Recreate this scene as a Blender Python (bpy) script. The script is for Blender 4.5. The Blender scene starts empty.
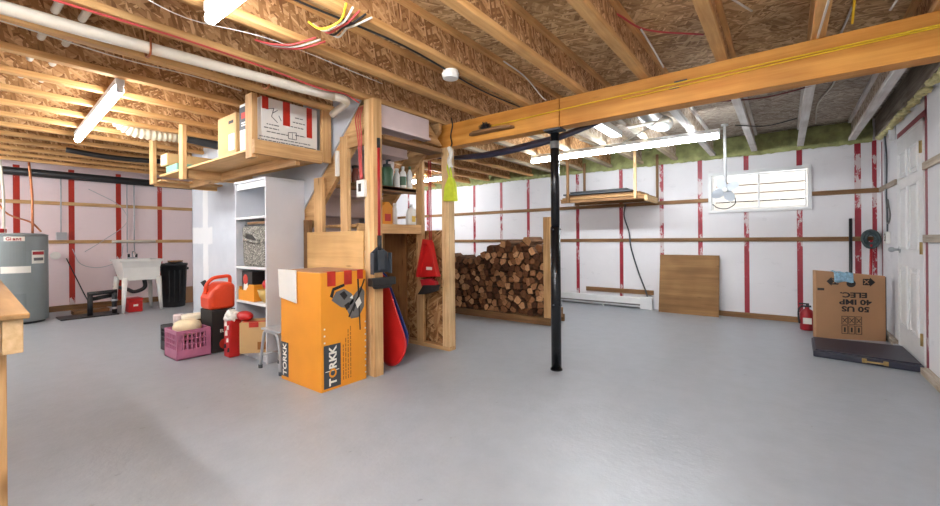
import bpy, bmesh, math, random
from mathutils import Vector, Matrix
random.seed(7)
R = random.random
COL = bpy.context.scene.collection
PI = math.pi

# ------------------------------------------------------------------ helpers
def S(r, g, b):
    def f(c):
        c /= 255.0
        return c/12.92 if c <= .04045 else ((c+.055)/1.055)**2.4
    return (f(r), f(g), f(b), 1.0)

ORG = {}

class MB:
    def __init__(s): s.v = []; s.f = []; s.m = []; s.s = []
    def add(s, vs, fs, m=0, sm=False):
        o = len(s.v); s.v += [Vector(p) for p in vs]
        for f in fs:
            s.f.append([i+o for i in f]); s.m.append(m); s.s.append(sm)
        return s
    def box(s, x0, y0, z0, x1, y1, z1, m=0):
        if x0 > x1: x0, x1 = x1, x0
        if y0 > y1: y0, y1 = y1, y0
        if z0 > z1: z0, z1 = z1, z0
        return s.add([(x0,y0,z0),(x1,y0,z0),(x1,y1,z0),(x0,y1,z0),(x0,y0,z1),(x1,y0,z1),(x1,y1,z1),(x0,y1,z1)],
              [(3,2,1,0),(4,5,6,7),(0,1,5,4),(1,2,6,5),(2,3,7,6),(3,0,4,7)], m)
    def obox(s, c, size, rot=None, m=0):
        rot = rot or Matrix.Identity(3); c = Vector(c); a, b, d = [q/2 for q in size]
        vs = [c + rot @ Vector(p) for p in [(-a,-b,-d),(a,-b,-d),(a,b,-d),(-a,b,-d),(-a,-b,d),(a,-b,d),(a,b,d),(-a,b,d)]]
        return s.add(vs, [(3,2,1,0),(4,5,6,7),(0,1,5,4),(1,2,6,5),(2,3,7,6),(3,0,4,7)], m)
    def bar(s, p0, p1, w, h, up=(0,0,1), m=0):
        p0 = Vector(p0); p1 = Vector(p1); d = (p1-p0); L = d.length; d.normalize()
        sd = d.cross(Vector(up)).normalized(); u = sd.cross(d)
        rot = Matrix((sd, d, u)).transposed()
        return s.obox((p0+p1)/2, (w, L, h), rot, m)
    def cyl(s, p0, p1, r0, r1=None, n=16, m=0, caps=True, sm=True):
        r1 = r0 if r1 is None else r1
        p0 = Vector(p0); p1 = Vector(p1); d = (p1-p0).normalized()
        a = d.orthogonal().normalized(); b = d.cross(a)
        A = [p0 + (a*math.cos(t)+b*math.sin(t))*r0 for t in [2*PI*i/n for i in range(n)]]
        B = [p1 + (a*math.cos(t)+b*math.sin(t))*r1 for t in [2*PI*i/n for i in range(n)]]
        s.add(A+B, [(i,(i+1)%n,n+(i+1)%n,n+i) for i in range(n)], m, sm)
        if caps: s.add(A, [tuple(range(n-1,-1,-1))], m); s.add(B, [tuple(range(n))], m)
        return s
    def tube(s, pts, r, n=8, m=0, sub=6, flat=1.0):
        P = [Vector(p) for p in pts]
        if sub > 1 and len(P) > 2:
            Q = []
            for i in range(len(P)-1):
                a = P[i-1] if i else P[0]*2-P[1]; b = P[i]; c = P[i+1]; d = P[i+2] if i+2 < len(P) else P[-1]*2-P[-2]
                for k in range(sub):
                    t = k/sub
                    Q.append(.5*((2*b)+(c-a)*t+(2*a-5*b+4*c-d)*t*t+(3*b-a-3*c+d)*t**3))
            Q.append(P[-1]); P = Q
        rr = r if callable(r) else (lambda t: r)
        rings = []; ref = None
        for i, p in enumerate(P):
            d = (P[min(i+1,len(P)-1)]-P[max(i-1,0)]).normalized()
            if ref is None: ref = d.orthogonal().normalized()
            ref = (ref - d*ref.dot(d)).normalized(); b = d.cross(ref); q = rr(i/(len(P)-1))
            rings.append([p+(ref*math.cos(2*PI*k/n)+b*math.sin(2*PI*k/n)*flat)*q for k in range(n)])
        vs = [v for g in rings for v in g]; fs = []
        for i in range(len(P)-1):
            for k in range(n):
                fs.append((i*n+k, i*n+(k+1)%n, (i+1)*n+(k+1)%n, (i+1)*n+k))
        s.add(vs, fs, m, True)
        s.add(rings[0], [tuple(range(n-1,-1,-1))], m); s.add(rings[-1], [tuple(range(n))], m)
        return s
    def lathe(s, prof, c, n=20, m=0, sx=1, sy=1, sm=True):
        c = Vector(c); vs = []
        for r, z in prof:
            for k in range(n):
                vs.append(c+Vector((r*math.cos(2*PI*k/n)*sx, r*math.sin(2*PI*k/n)*sy, z)))
        fs = []
        for i in range(len(prof)-1):
            for k in range(n): fs.append((i*n+k, i*n+(k+1)%n, (i+1)*n+(k+1)%n, (i+1)*n+k))
        s.add(vs, fs, m, sm)
        if prof[0][0] > 1e-6: s.add(vs[:n], [tuple(range(n-1,-1,-1))], m)
        if prof[-1][0] > 1e-6: s.add(vs[-n:], [tuple(range(n))], m)
        return s
    def prism(s, poly, ax, a, b, m=0):
        def p(u, v, w): return {'x': (w,u,v), 'y': (u,w,v), 'z': (u,v,w)}[ax]
        n = len(poly); A = [p(u,v,a) for u,v in poly]; B = [p(u,v,b) for u,v in poly]
        return s.add(A+B, [tuple(range(n-1,-1,-1)), tuple(range(n,2*n))]+[(i,(i+1)%n,n+(i+1)%n,n+i) for i in range(n)], m)
    def ball(s, c, rx, ry=None, rz=None, n=14, m=0):
        ry = rx if ry is None else ry; rz = rx if rz is None else rz
        pr = [(math.sin(PI*i/n), -math.cos(PI*i/n)) for i in range(n+1)]
        c = Vector(c); vs = []; N = 18
        for r, z in pr:
            for k in range(N): vs.append(c+Vector((r*math.cos(2*PI*k/N)*rx, r*math.sin(2*PI*k/N)*ry, z*rz)))
        return s.add(vs, [(i*N+k, i*N+(k+1)%N, (i+1)*N+(k+1)%N, (i+1)*N+k) for i in range(n) for k in range(N)], m, True)
    def xf(s, M):
        s.v = [M @ p for p in s.v]; return s
    def build(s, name, mats, parent=None, bevel=0, seg=2):
        if not isinstance(mats, (list, tuple)): mats = [mats]
        if parent is not None: org = ORG.get(parent.name, Vector((0,0,0)))
        else:
            lo = [min(p[i] for p in s.v) for i in range(3)]; hi = [max(p[i] for p in s.v) for i in range(3)]
            org = Vector(((lo[0]+hi[0])/2, (lo[1]+hi[1])/2, lo[2]))
        me = bpy.data.meshes.new(name)
        me.from_pydata([p-org for p in s.v], [], s.f)
        for m in mats: me.materials.append(m)
        me.polygons.foreach_set('material_index', s.m)
        me.polygons.foreach_set('use_smooth', s.s)
        bm = bmesh.new(); bm.from_mesh(me)
        bmesh.ops.remove_doubles(bm, verts=bm.verts, dist=1e-6)
        bmesh.ops.recalc_face_normals(bm, faces=bm.faces)
        bm.to_mesh(me); bm.free(); me.update()
        o = bpy.data.objects.new(name, me); COL.objects.link(o)
        if parent is not None: o.parent = parent
        else: o.location = org
        ORG[o.name] = org
        if bevel:
            b = o.modifiers.new('bevel', 'BEVEL'); b.width = bevel; b.segments = seg; b.limit_method = 'ANGLE'; b.angle_limit = .6
        return o

def tag(o, label, cat, group=None, kind=None):
    o['label'] = label; o['category'] = cat
    if group: o['group'] = group
    o['kind'] = kind or 'thing'
    return o
def thing(name, label, cat, loc=(0,0,0), group=None):
    o = bpy.data.objects.new(name, None); COL.objects.link(o); o.location = loc; o.empty_display_size = .05
    ORG[o.name] = Vector(loc)
    return tag(o, label, cat, group)
def struct(o): o['kind'] = 'structure'; return o
def dup(root, loc, label=None, rz=None):
    r = root.copy(); COL.objects.link(r); r.location = loc
    if rz is not None: r.rotation_euler = (0,0,rz)
    if label: r['label'] = label
    for ch in list(root.children):
        c = ch.copy(); COL.objects.link(c); c.parent = r
        for g in ch.children:
            d = g.copy(); COL.objects.link(d); d.parent = c
    return r
def text(name, body, size, org, xd, yd, mat, parent, off=0.0, ex=.0006, sx=1.0):
    cu = bpy.data.curves.new(name, 'FONT'); cu.body = body; cu.size = size; cu.align_x = 'CENTER'; cu.align_y = 'CENTER'
    cu.offset = off; cu.extrude = ex; cu.resolution_u = 3
    t = bpy.data.objects.new(name+'_tmp', cu); COL.objects.link(t)
    dg = bpy.context.evaluated_depsgraph_get()
    me = bpy.data.meshes.new_from_object(t.evaluated_get(dg))
    bpy.data.objects.remove(t); bpy.data.curves.remove(cu)
    xd = Vector(xd).normalized(); yd = Vector(yd).normalized(); zd = xd.cross(yd)
    M = Matrix((xd*sx, yd, zd)).transposed().to_4x4(); M.translation = Vector(org) - ORG.get(parent.name, Vector())
    me.transform(M); me.materials.clear(); me.materials.append(mat); me.name = name
    o = bpy.data.objects.new(name, me); COL.objects.link(o); o.parent = parent
    ORG[o.name] = ORG.get(parent.name, Vector())
    return o

# ------------------------------------------------------------------ materials
def base(name, rough=.6, metal=0., spec=.5):
    m = bpy.data.materials.new(name); m.use_nodes = True
    nt = m.node_tree; b = nt.nodes['Principled BSDF']
    b.inputs['Roughness'].default_value = rough; b.inputs['Metallic'].default_value = metal
    b.inputs['Specular IOR Level'].default_value = spec
    return m, nt, b
def coords(nt, scale=(1,1,1), rot=(0,0,0), src='Object'):
    tc = nt.nodes.new('ShaderNodeTexCoord'); mp = nt.nodes.new('ShaderNodeMapping')
    mp.inputs['Scale'].default_value = scale; mp.inputs['Rotation'].default_value = rot
    if src == 'World':
        g = nt.nodes.new('ShaderNodeNewGeometry'); nt.links.new(g.outputs['Position'], mp.inputs['Vector'])
    else: nt.links.new(tc.outputs[src], mp.inputs['Vector'])
    return mp
def noise(nt, vec, scale, detail=4, rough=.55):
    n = nt.nodes.new('ShaderNodeTexNoise'); n.inputs['Scale'].default_value = scale
    n.inputs['Detail'].default_value = detail; n.inputs['Roughness'].default_value = rough
    nt.links.new(vec.outputs[0], n.inputs['Vector']); return n
def ramp(nt, fac, stops, interp='LINEAR'):
    r = nt.nodes.new('ShaderNodeValToRGB'); r.color_ramp.interpolation = interp
    e = r.color_ramp.elements
    while len(e) < len(stops): e.new(.5)
    for k, (p, c) in enumerate(stops): e[k].position = p; e[k].color = c
    nt.links.new(fac, r.inputs['Fac']); return r
def mix(nt, fac, a, b, mode='MIX'):
    x = nt.nodes.new('ShaderNodeMix'); x.data_type = 'RGBA'; x.blend_type = mode
    if isinstance(fac, (int, float)): x.inputs[0].default_value = fac
    else: nt.links.new(fac, x.inputs[0])
    for q, i in ((a, 6), (b, 7)):
        if isinstance(q, tuple): x.inputs[i].default_value = q
        else: nt.links.new(q, x.inputs[i])
    return x.outputs[2]
def bump(nt, b, h, strength, dist=.01):
    n = nt.nodes.new('ShaderNodeBump'); n.inputs['Strength'].default_value = strength; n.inputs['Distance'].default_value = dist
    nt.links.new(h, n.inputs['Height']); nt.links.new(n.outputs[0], b.inputs['Normal'])
def objrand(nt, col, lo=.8, hi=1.15):
    oi = nt.nodes.new('ShaderNodeObjectInfo'); mr = nt.nodes.new('ShaderNodeMapRange')
    mr.inputs[3].default_value = lo; mr.inputs[4].default_value = hi
    nt.links.new(oi.outputs['Random'], mr.inputs[0])
    v = nt.nodes.new('ShaderNodeVectorMath'); v.operation = 'SCALE'
    nt.links.new(col, v.inputs[0]); nt.links.new(mr.outputs[0], v.inputs['Scale']); return v.outputs[0]

def plain(name, c, rough=.5, metal=0., var=.12, scale=6, bmp=0, spec=.5):
    m, nt, b = base(name, rough, metal, spec)
    mp = coords(nt); n = noise(nt, mp, scale)
    d = tuple(q*(1-var) for q in c[:3])+(1,); l = tuple(min(1, q*(1+var)) for q in c[:3])+(1,)
    r = ramp(nt, n.outputs[0], [(.3, d), (.7, l)]); nt.links.new(r.outputs[0], b.inputs['Base Color'])
    if bmp:
        n2 = noise(nt, mp, scale*12, 3); bump(nt, b, n2.outputs[0], bmp, .003)
    return m
def wood(name, c1, c2, axis='x', rough=.65, dens=1.0, knots=True, rnd=True):
    m, nt, b = base(name, rough, 0, .3)
    k = {'x': (1.2,22,22), 'y': (22,1.2,22), 'z': (22,22,1.2)}[axis]
    mp = coords(nt, tuple(q*dens for q in k)); n = noise(nt, mp, 1.6, 6, .62)
    r = ramp(nt, n.outputs[0], [(.3, c1), (.52, tuple((c1[i]+c2[i])/2 for i in range(3))+(1,)), (.72, c2)])
    col = r.outputs[0]
    big = noise(nt, coords(nt, (1.3,1.3,1.3)), 1.8, 2)
    rb = ramp(nt, big.outputs[0], [(.35, (.82,.80,.77,1)), (.65, (1.08,1.08,1.08,1))])
    col = mix(nt, 1., col, rb.outputs[0], 'MULTIPLY')
    if knots:
        kk = {'x': (2.2,9,9), 'y': (9,2.2,9), 'z': (9,9,2.2)}[axis]
        vo = nt.nodes.new('ShaderNodeTexVoronoi'); vo.inputs['Scale'].default_value = 1.
        nt.links.new(coords(nt, kk).outputs[0], vo.inputs['Vector'])
        rk = ramp(nt, vo.outputs['Distance'], [(.04, (.35,.26,.18,1)), (.12, (1,1,1,1))])
        col = mix(nt, .75, col, rk.outputs[0], 'MULTIPLY')
    if rnd: col = objrand(nt, col, .86, 1.1)
    nt.links.new(col, b.inputs['Base Color']); bump(nt, b, n.outputs[0], .15, .003)
    return m
def osb(name, cols, rotax='z', scale=1.0, rough=.75, src='Object'):
    m, nt, b = base(name, rough, 0, .2)
    seps = []
    for k, (ang, off) in enumerate(((.55, 0), (-.6, 3.3), (1.35, 7.1))):
        rot = {'z': (0,0,ang), 'x': (ang,0,0), 'y': (0,ang,0)}[rotax]
        lng = {'z': (46,8,40), 'x': (40,8,46), 'y': (8,40,46)}[rotax]
        r0 = coords(nt, (1,1,1), rot, src); r0.inputs['Location'].default_value = (off,off,off)
        mp = nt.nodes.new('ShaderNodeMapping'); mp.inputs['Scale'].default_value = tuple(q*scale for q in lng)
        nt.links.new(r0.outputs[0], mp.inputs['Vector'])
        nn = noise(nt, mp, .35, 1); ad = nt.nodes.new('ShaderNodeVectorMath'); ad.operation = 'MULTIPLY_ADD'
        nt.links.new(nn.outputs['Color'], ad.inputs[0]); ad.inputs[1].default_value = (.5,.5,.5); nt.links.new(mp.outputs[0], ad.inputs[2])
        vo = nt.nodes.new('ShaderNodeTexVoronoi'); vo.inputs['Scale'].default_value = 1.
        nt.links.new(ad.outputs[0], vo.inputs['Vector'])
        sp = nt.nodes.new('ShaderNodeSeparateColor'); nt.links.new(vo.outputs['Color'], sp.inputs[0]); seps.append(sp)
    st = [(i/(len(cols)-1), c) for i, c in enumerate(cols)]
    rs = [ramp(nt, q.outputs[0], st) for q in seps]
    g1 = ramp(nt, seps[0].outputs[1], [(.53,(0,0,0,1)),(.55,(1,1,1,1))]); g2 = ramp(nt, seps[2].outputs[2], [(.68,(0,0,0,1)),(.7,(1,1,1,1))])
    col = mix(nt, g1.outputs[0], rs[1].outputs[0], rs[0].outputs[0]); col = mix(nt, g2.outputs[0], col, rs[2].outputs[0])
    big = noise(nt, coords(nt, (1,1,1), (0,0,0), src), 1.6, 4)
    rb = ramp(nt, big.outputs[0], [(.35, (.80,.78,.76,1)), (.65, (1.08,1.08,1.08,1))])
    col = mix(nt, 1., col, rb.outputs[0], 'MULTIPLY')
    nt.links.new(col, b.inputs['Base Color']); bump(nt, b, seps[0].outputs[0], .3, .002)
    return m
def emit(name, c, s):
    m, nt, b = base(name, .4)
    b.inputs['Base Color'].default_value = (.9,.9,.9,1); b.inputs['Emission Color'].default_value = c; b.inputs['Emission Strength'].default_value = s
    return m

def floor_mat():
    m, nt, b = base('grey_floor_paint', .34, 0, .45)
    mp = coords(nt, src='World'); n = noise(nt, mp, .9, 5, .6); n2 = noise(nt, mp, 7, 4, .6)
    r = ramp(nt, n.outputs[0], [(.3, S(154,159,165)), (.7, S(163,168,174))])
    r2 = ramp(nt, n2.outputs[0], [(.3, (.93,.93,.93,1)), (.7, (1.03,1.03,1.03,1))])
    col = mix(nt, 1., r.outputs[0], r2.outputs[0], 'MULTIPLY')
    n3 = noise(nt, mp, 14, 2); sp = ramp(nt, n3.outputs[0], [(.22, (.55,.5,.45,1)), (.26, (1,1,1,1))])
    col = mix(nt, .5, col, sp.outputs[0], 'MULTIPLY')
    nt.links.new(col, b.inputs['Base Color'])
    rr = nt.nodes.new('ShaderNodeMapRange'); rr.inputs[3].default_value = .26; rr.inputs[4].default_value = .44
    nt.links.new(n.outputs[0], rr.inputs[0]); nt.links.new(rr.outputs[0], b.inputs['Roughness'])
    n4 = noise(nt, mp, 26, 3, .6); bump(nt, b, n4.outputs[0], .32, .006)
    return m
def foam_mat(name, c, scuff):
    m, nt, b = base(name, .75, 0, .25)
    mp = coords(nt, src='World'); n = noise(nt, mp, 1.1, 4)
    r = ramp(nt, n.outputs[0], [(.3, tuple(q*.93 for q in c[:3])+(1,)), (.7, c)])
    n2 = noise(nt, coords(nt, (3,3,7), src='World'), 1.3, 6, .7)
    sc = ramp(nt, n2.outputs[0], [(.30, (.6,.6,.6,1)), (.40, (1,1,1,1))])
    col = mix(nt, scuff, r.outputs[0], sc.outputs[0], 'MULTIPLY')
    nt.links.new(col, b.inputs['Base Color']); bump(nt, b, n2.outputs[0], .08, .004)
    return m
def tape_mat(name, red, worn=.58):
    m, nt, b = base(name, .4, 0, .4)
    n = noise(nt, coords(nt, (9,9,4), src='World'), 1.5, 6, .75)
    zz = noise(nt, coords(nt, (.7,.7,1.1), src='World'), 1.6, 1)
    ad = nt.nodes.new('ShaderNodeMath'); ad.operation = 'MULTIPLY_ADD'; ad.inputs[1].default_value = .7
    nt.links.new(zz.outputs[0], ad.inputs[0]); nt.links.new(n.outputs[0], ad.inputs[2])
    r = ramp(nt, ad.outputs[0], [(.6, tuple(q*.75 for q in red[:3])+(1,)), (worn+.32, red), (worn+.36, S(205,190,190))])
    nt.links.new(r.outputs[0], b.inputs['Base Color']); return m
def drywall_mat():
    m, nt, b = base('grey_drywall', .8, 0, .2)
    mp = coords(nt, src='World'); n = noise(nt, mp, 3, 4)
    wob = noise(nt, mp, 7, 3)
    sx = nt.nodes.new('ShaderNodeSeparateXYZ'); nt.links.new(mp.outputs[0], sx.inputs[0])
    def band(out, c, w):
        a = nt.nodes.new('ShaderNodeMath'); a.operation = 'ADD'; a.inputs[1].default_value = -c; nt.links.new(out, a.inputs[0])
        q = nt.nodes.new('ShaderNodeMath'); q.operation = 'ABSOLUTE'; nt.links.new(a.outputs[0], q.inputs[0])
        k = nt.nodes.new('ShaderNodeMath'); k.operation = 'MULTIPLY_ADD'; k.inputs[1].default_value = -.05
        nt.links.new(wob.outputs[0], k.inputs[0]); nt.links.new(q.outputs[0], k.inputs[2])
        return ramp(nt, k.outputs[0], [(max(0,w-.065), (1,1,1,1)), (max(.01,w-.045), (0,0,0,1))]).outputs[0]
    f1 = band(sx.outputs[0], -6.08, .115); f2 = band(sx.outputs[2], 1.18, .14)
    lt = nt.nodes.new('ShaderNodeMath'); lt.operation = 'LESS_THAN'; lt.inputs[1].default_value = -5.86; nt.links.new(sx.outputs[0], lt.inputs[0])
    ml = nt.nodes.new('ShaderNodeMath'); ml.operation = 'MULTIPLY'; nt.links.new(lt.outputs[0], ml.inputs[0]); nt.links.new(f2, ml.inputs[1])
    col = ramp(nt, n.outputs[0], [(.3, S(196,200,207)), (.7, S(206,210,216))]).outputs[0]
    w = S(228,229,230)
    col = mix(nt, f1, col, w); col = mix(nt, ml.outputs[0], col, w)
    nt.links.new(col, b.inputs['Base Color']); return m

M = {}
LUM1, LUM2 = S(176,124,68), S(222,176,116)
for a in 'xyz':
    M['lum'+a] = wood('pine_lumber_'+a, S(186,140,88), S(228,188,136), a)
    M['pale'+a] = wood('pale_pine_'+a, S(200,160,110), S(236,204,158), a)
    M['dark'+a] = wood('aged_lumber_'+a, S(112,80,50), S(160,120,80), a)
M['wea'] = wood('weathered_strapping', S(150,134,116), S(206,194,178), 'y')
M['beam'] = wood('amber_glulam', S(188,118,42), S(220,160,78), 'x', .5, .7)
M['flange'] = wood('joist_flange_pine', S(196,146,88), S(232,188,128), 'y', .7, 1., False)
M['flangew'] = wood('whitish_flange', S(206,200,196), S(234,231,229), 'y', .75, 1., False)  # whitish flange tone for joists beyond the beam toward the door wall
M['flanged'] = wood('greyish_flange', S(168,148,122), S(214,198,170), 'y', .75, 1., False)  # greyish tan flange tone for the next joists beyond the beam
M['web'] = osb('osb_joist_web', [S(132,92,58), S(170,126,82), S(198,154,108), S(230,192,146)], 'x', 1.4)
M['webw'] = osb('osb_joist_web_pale', [S(150,128,108), S(178,156,134), S(202,186,166), S(228,218,206)], 'x', 1.4)  # paler strand colours for webs of the joists beyond the beam
M['deck'] = osb('osb_subfloor', [S(148,114,76), S(178,142,98), S(200,166,120), S(226,194,150)], 'z', 1.2, src='World')
M['deckw'] = osb('osb_subfloor_greyish', [S(140,124,112), S(164,150,136), S(182,170,156), S(204,194,182)], 'z', 1.2, src='World')  # greyer strand colours for the door-side back part of the ceiling
M['osbpan'] = osb('osb_panel', [S(120,82,50), S(160,114,72), S(184,138,90), S(212,172,122)], 'y', 1.)
M['ply'] = wood('plywood_face', S(206,160,100), S(232,190,130), 'x', .6, .5, True)
M['plyz'] = wood('plywood_dark_face', S(140,96,56), S(176,126,78), 'z', .6, .6, True)
M['plyold'] = wood('worn_plywood_face', S(150,112,70), S(190,148,98), 'x', .6, .45, True)
M['floor'] = floor_mat()
M['foam'] = foam_mat('white_foam_board', S(232,229,231), .3)
M['foamp'] = foam_mat('pinkish_foam_board', S(238,219,220), .15)
M['foamr'] = foam_mat('white_foam_board_side', S(230,229,232), .3)
M['tape'] = tape_mat('red_seam_tape', S(162,42,56))
M['tapel'] = tape_mat('orange_red_seam_tape', S(186,48,30), .66)
M['taper'] = tape_mat('crimson_seam_tape', S(142,34,52), .75)
M['dry'] = drywall_mat()
M['green'] = plain('green_foam_insulation', S(150,152,100), .9, 0, .35, 9, .6)
M['yellowfoam'] = plain('yellow_foam_insulation', S(206,196,146), .9, 0, .2, 14, .6)
M['white'] = plain('white_paint', S(228,228,228), .45, 0, .04)
M['wgrey'] = plain('pale_grey_melamine', S(206,208,214), .4, 0, .03)
M['plast'] = plain('white_plastic', S(232,230,224), .35, 0, .04)
M['pvc'] = plain('white_pvc', S(214,206,190), .35, 0, .08)
M['cream'] = plain('cream_plastic', S(232,222,198), .5, 0, .08)
M['black'] = plain('black_plastic', S(30,30,32), .45, 0, .2)
M['blackm'] = plain('black_enamel_steel', S(24,25,28), .25, .2, .2)
M['dkgrey'] = plain('dark_grey_plastic', S(62,66,72), .5, 0, .2)
M['steel'] = plain('galvanized_steel', S(176,180,182), .35, .8, .1)
M['alu'] = plain('grey_painted_metal', S(176,178,182), .4, .3, .08)
M['alu2'] = plain('pale_grey_plastic', S(182,187,194), .4, 0, .05)
M['brass'] = plain('brass', S(176,150,96), .4, .8, .1)
M['copper'] = plain('copper_pipe', S(176,110,74), .35, .9, .15)
M['heater'] = plain('grey_enamel', S(134,142,142), .4, .1, .04)
M['heatd'] = plain('grey_enamel_panel', S(126,134,134), .45, .1, .04)
M['red'] = plain('red_plastic', S(192,30,28), .4, 0, .12)
M['redp'] = plain('deep_red_plastic', S(168,28,36), .4, 0, .1)
M['orange'] = plain('orange_red_plastic', S(226,70,28), .38, 0, .08)
M['blue'] = plain('blue_plastic', S(34,62,140), .4, 0, .12)
M['navy'] = plain('navy_vinyl', S(30,32,52), .4, 0, .2)
M['pink'] = plain('mauve_pink_plastic', S(184,110,140), .45, 0, .08)
M['card'] = plain('brown_cardboard', S(176,134,98), .8, 0, .06, 3)
M['cardl'] = plain('tan_cardboard', S(206,168,116), .8, 0, .06, 3)
M['cardo'] = plain('orange_printed_cardboard', S(232,150,36), .55, 0, .06, 3)
M['cardw'] = plain('white_cardboard', S(230,226,218), .7, 0, .05, 4)
M['ink'] = plain('black_print', S(34,30,28), .6, 0, .1)
M['inkg'] = plain('grey_print', S(110,108,106), .6, 0, .2)
M['inkw'] = plain('white_print', S(236,232,222), .6, 0, .03)
M['inkb'] = plain('brown_print', S(150,92,24), .6, 0, .1)
M['redt'] = plain('red_packing_tape', S(192,46,30), .4, 0, .12, 20)
M['cordy'] = plain('yellow_cable', S(236,196,40), .5, 0, .06)
M['cordw'] = plain('white_cable', S(222,218,208), .5, 0, .06)
M['cordr'] = plain('red_cable', S(196,74,72), .5, 0, .1)
M['cordd'] = plain('maroon_cable', S(110,42,40), .5, 0, .1)
M['lime'] = plain('lime_fabric', S(196,208,50), .7, 0, .15, 20)
M['bluecl'] = plain('pale_blue_patterned_cloth', S(150,190,212), .8, 0, .35, 40)
M['grn'] = plain('green_plastic', S(70,104,74), .4, 0, .15)
M['teal'] = plain('teal_fabric', S(112,164,144), .6, 0, .1)
M['amber'] = plain('reddish_brown_glass', S(128,70,58), .25, 0, .2)
M['pinkw'] = plain('pinkish_white_paint', S(226,208,206), .5, 0, .05)
M['gourd'] = plain('cream_gourd_skin', S(232,216,178), .5, 0, .12, 10)
M['yel'] = plain('yellow_label', S(226,186,70), .5, 0, .1)
M['ropeg'] = plain('grey_green_rope', S(70,84,86), .8, 0, .3, 60)
M['bowl'] = plain('yellow_bamboo', S(206,170,96), .5, 0, .1)

# ------------------------------------------------------------------ room
XL, XR, YF, YB = -9.3, .9, -1.3, 6.8
JB, DK = 2.25, 2.5           # joist underside, subfloor underside
struct(MB().box(XL-.1,YF-.1,-.08,XR+.1,YB+.1,0).build('floor', M['floor']))
struct(MB().box(XL-.1,YF-.1,DK,XR+.1,4.3,DK+.03).box(XL-.1,4.3,DK,-2.2,YB+.1,DK+.03).box(-2.2,4.3,DK,XR+.1,YB+.1,DK+.03,1).build('ceiling', [M['deck'], M['deckw']]))

# back wall with the window opening, red seam tapes in the same mesh
WX0, WX1, WZ0, WZ1 = -.85, .25, 1.47, 2.0
w = MB()
w.box(XL-.1,YB,0,WX0,YB+.15,DK).box(WX1,YB,0,XR+.1,YB+.15,DK).box(WX0,YB,0,WX1,YB+.15,WZ0).box(WX0,YB,WZ1,WX1,YB+.15,DK)
for x in (-8.2,-7.6,-7.0,-6.4,-5.7,-5.08,-4.42,-3.82,-2.85,-2.11,-1.5,-.98,-.42,-.0,.15,.70,.845):
    if x == 0: continue
    h = .029 if x < .8 else .02
    segs = [(0.06, 2.24)]
    if WX0-.04 < x < WX1+.04: segs = [(.06, WZ0-.02), (WZ1+.02, 2.24)]
    for a, b_ in segs: w.box(x-h, YB-.0015, a, x+h, YB+.001, b_, 1)
struct(w.build('wall_back', [M['foam'], M['tape']]))
w = MB().box(XL-.12,YF-.1,0,XL,YB+.1,DK)
for y in (.2,.79,1.4,2.0,2.6,3.2,3.8,4.4,5.0,5.6,6.2): w.box(XL-.001,y-.036,.05,XL+.0015,y+.036,2.3,1)
struct(w.build('wall_left', [M['foamp'], M['tapel']]))
DY0, DY1, DZ = 4.87, 5.84, 2.06
w = MB().box(XR,YF-.1,0,XR+.12,DY0,DK).box(XR,DY1,0,XR+.12,YB+.1,DK).box(XR,DY0,DZ,XR+.12,DY1,DK)
T = lambda y0,z0,y1,z1: w.box(XR-.002,y0,z0,XR+.001,y1,z1,1)
T(DY0-.07,.02,DY0-.005,2.3); T(DY1+.005,.02,DY1+.05,2.08); T(DY0-.06,DZ+.005,DY1+.05,DZ+.06); T(3.3,.1,3.37,2.3); T(6.7,.1,6.75,2.2); T(1.9,.1,1.97,2.3)
struct(w.build('wall_right', [M['foamr'], M['taper']]))
struct(MB().box(XL-.1,YF-.12,0,XR+.1,YF,DK).build('wall_front', M['foam']))

# strapping boards = trim
def trim(n, mb, mat='darkx', bevel=.003): return struct(mb.build('trim_%d' % n, M[mat], None, bevel))
trim(1, MB().box(-9.2,YB-.022,1.61,WX0-.01,YB-.002,1.665)); trim(2, MB().box(WX1+.01,YB-.022,1.62,.88,YB-.002,1.675))
trim(3, MB().box(-9.2,YB-.022,1.045,.88,YB-.002,1.10))
trim(4, MB().box(-1.45,YB-.04,0,.88,YB-.002,.07), 'darkx'); trim(5, MB().box(-2.7,YB-.03,.22,-1.62,YB-.002,.29))
trim(6, MB().box(XL+.002,-1.2,1.71,XL+.022,6.7,1.765), 'lumy'); trim(7, MB().box(XL+.002,1.05,1.09,XL+.022,6.7,1.145), 'lumy')
trim(8, MB().box(XL+.002,.9,0,XL+.05,6.7,.09), 'darky')
trim(9, MB().box(XR-.022,DY1+.06,1.62,XR-.003,6.77,1.675), 'wea'); trim(10, MB().box(XR-.022,-1.2,1.63,XR-.003,DY0-.02,1.69), 'wea')
trim(11, MB().box(XR-.022,-1.2,1.05,XR-.003,DY0-.02,1.11), 'wea')
trim(12, MB().box(XR-.05,-1.2,0,XR-.003,DY0-.08,.055), 'wea'); trim(13, MB().box(XR-.05,DY1+.02,0,XR-.003,6.76,.055), 'wea')

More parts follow.
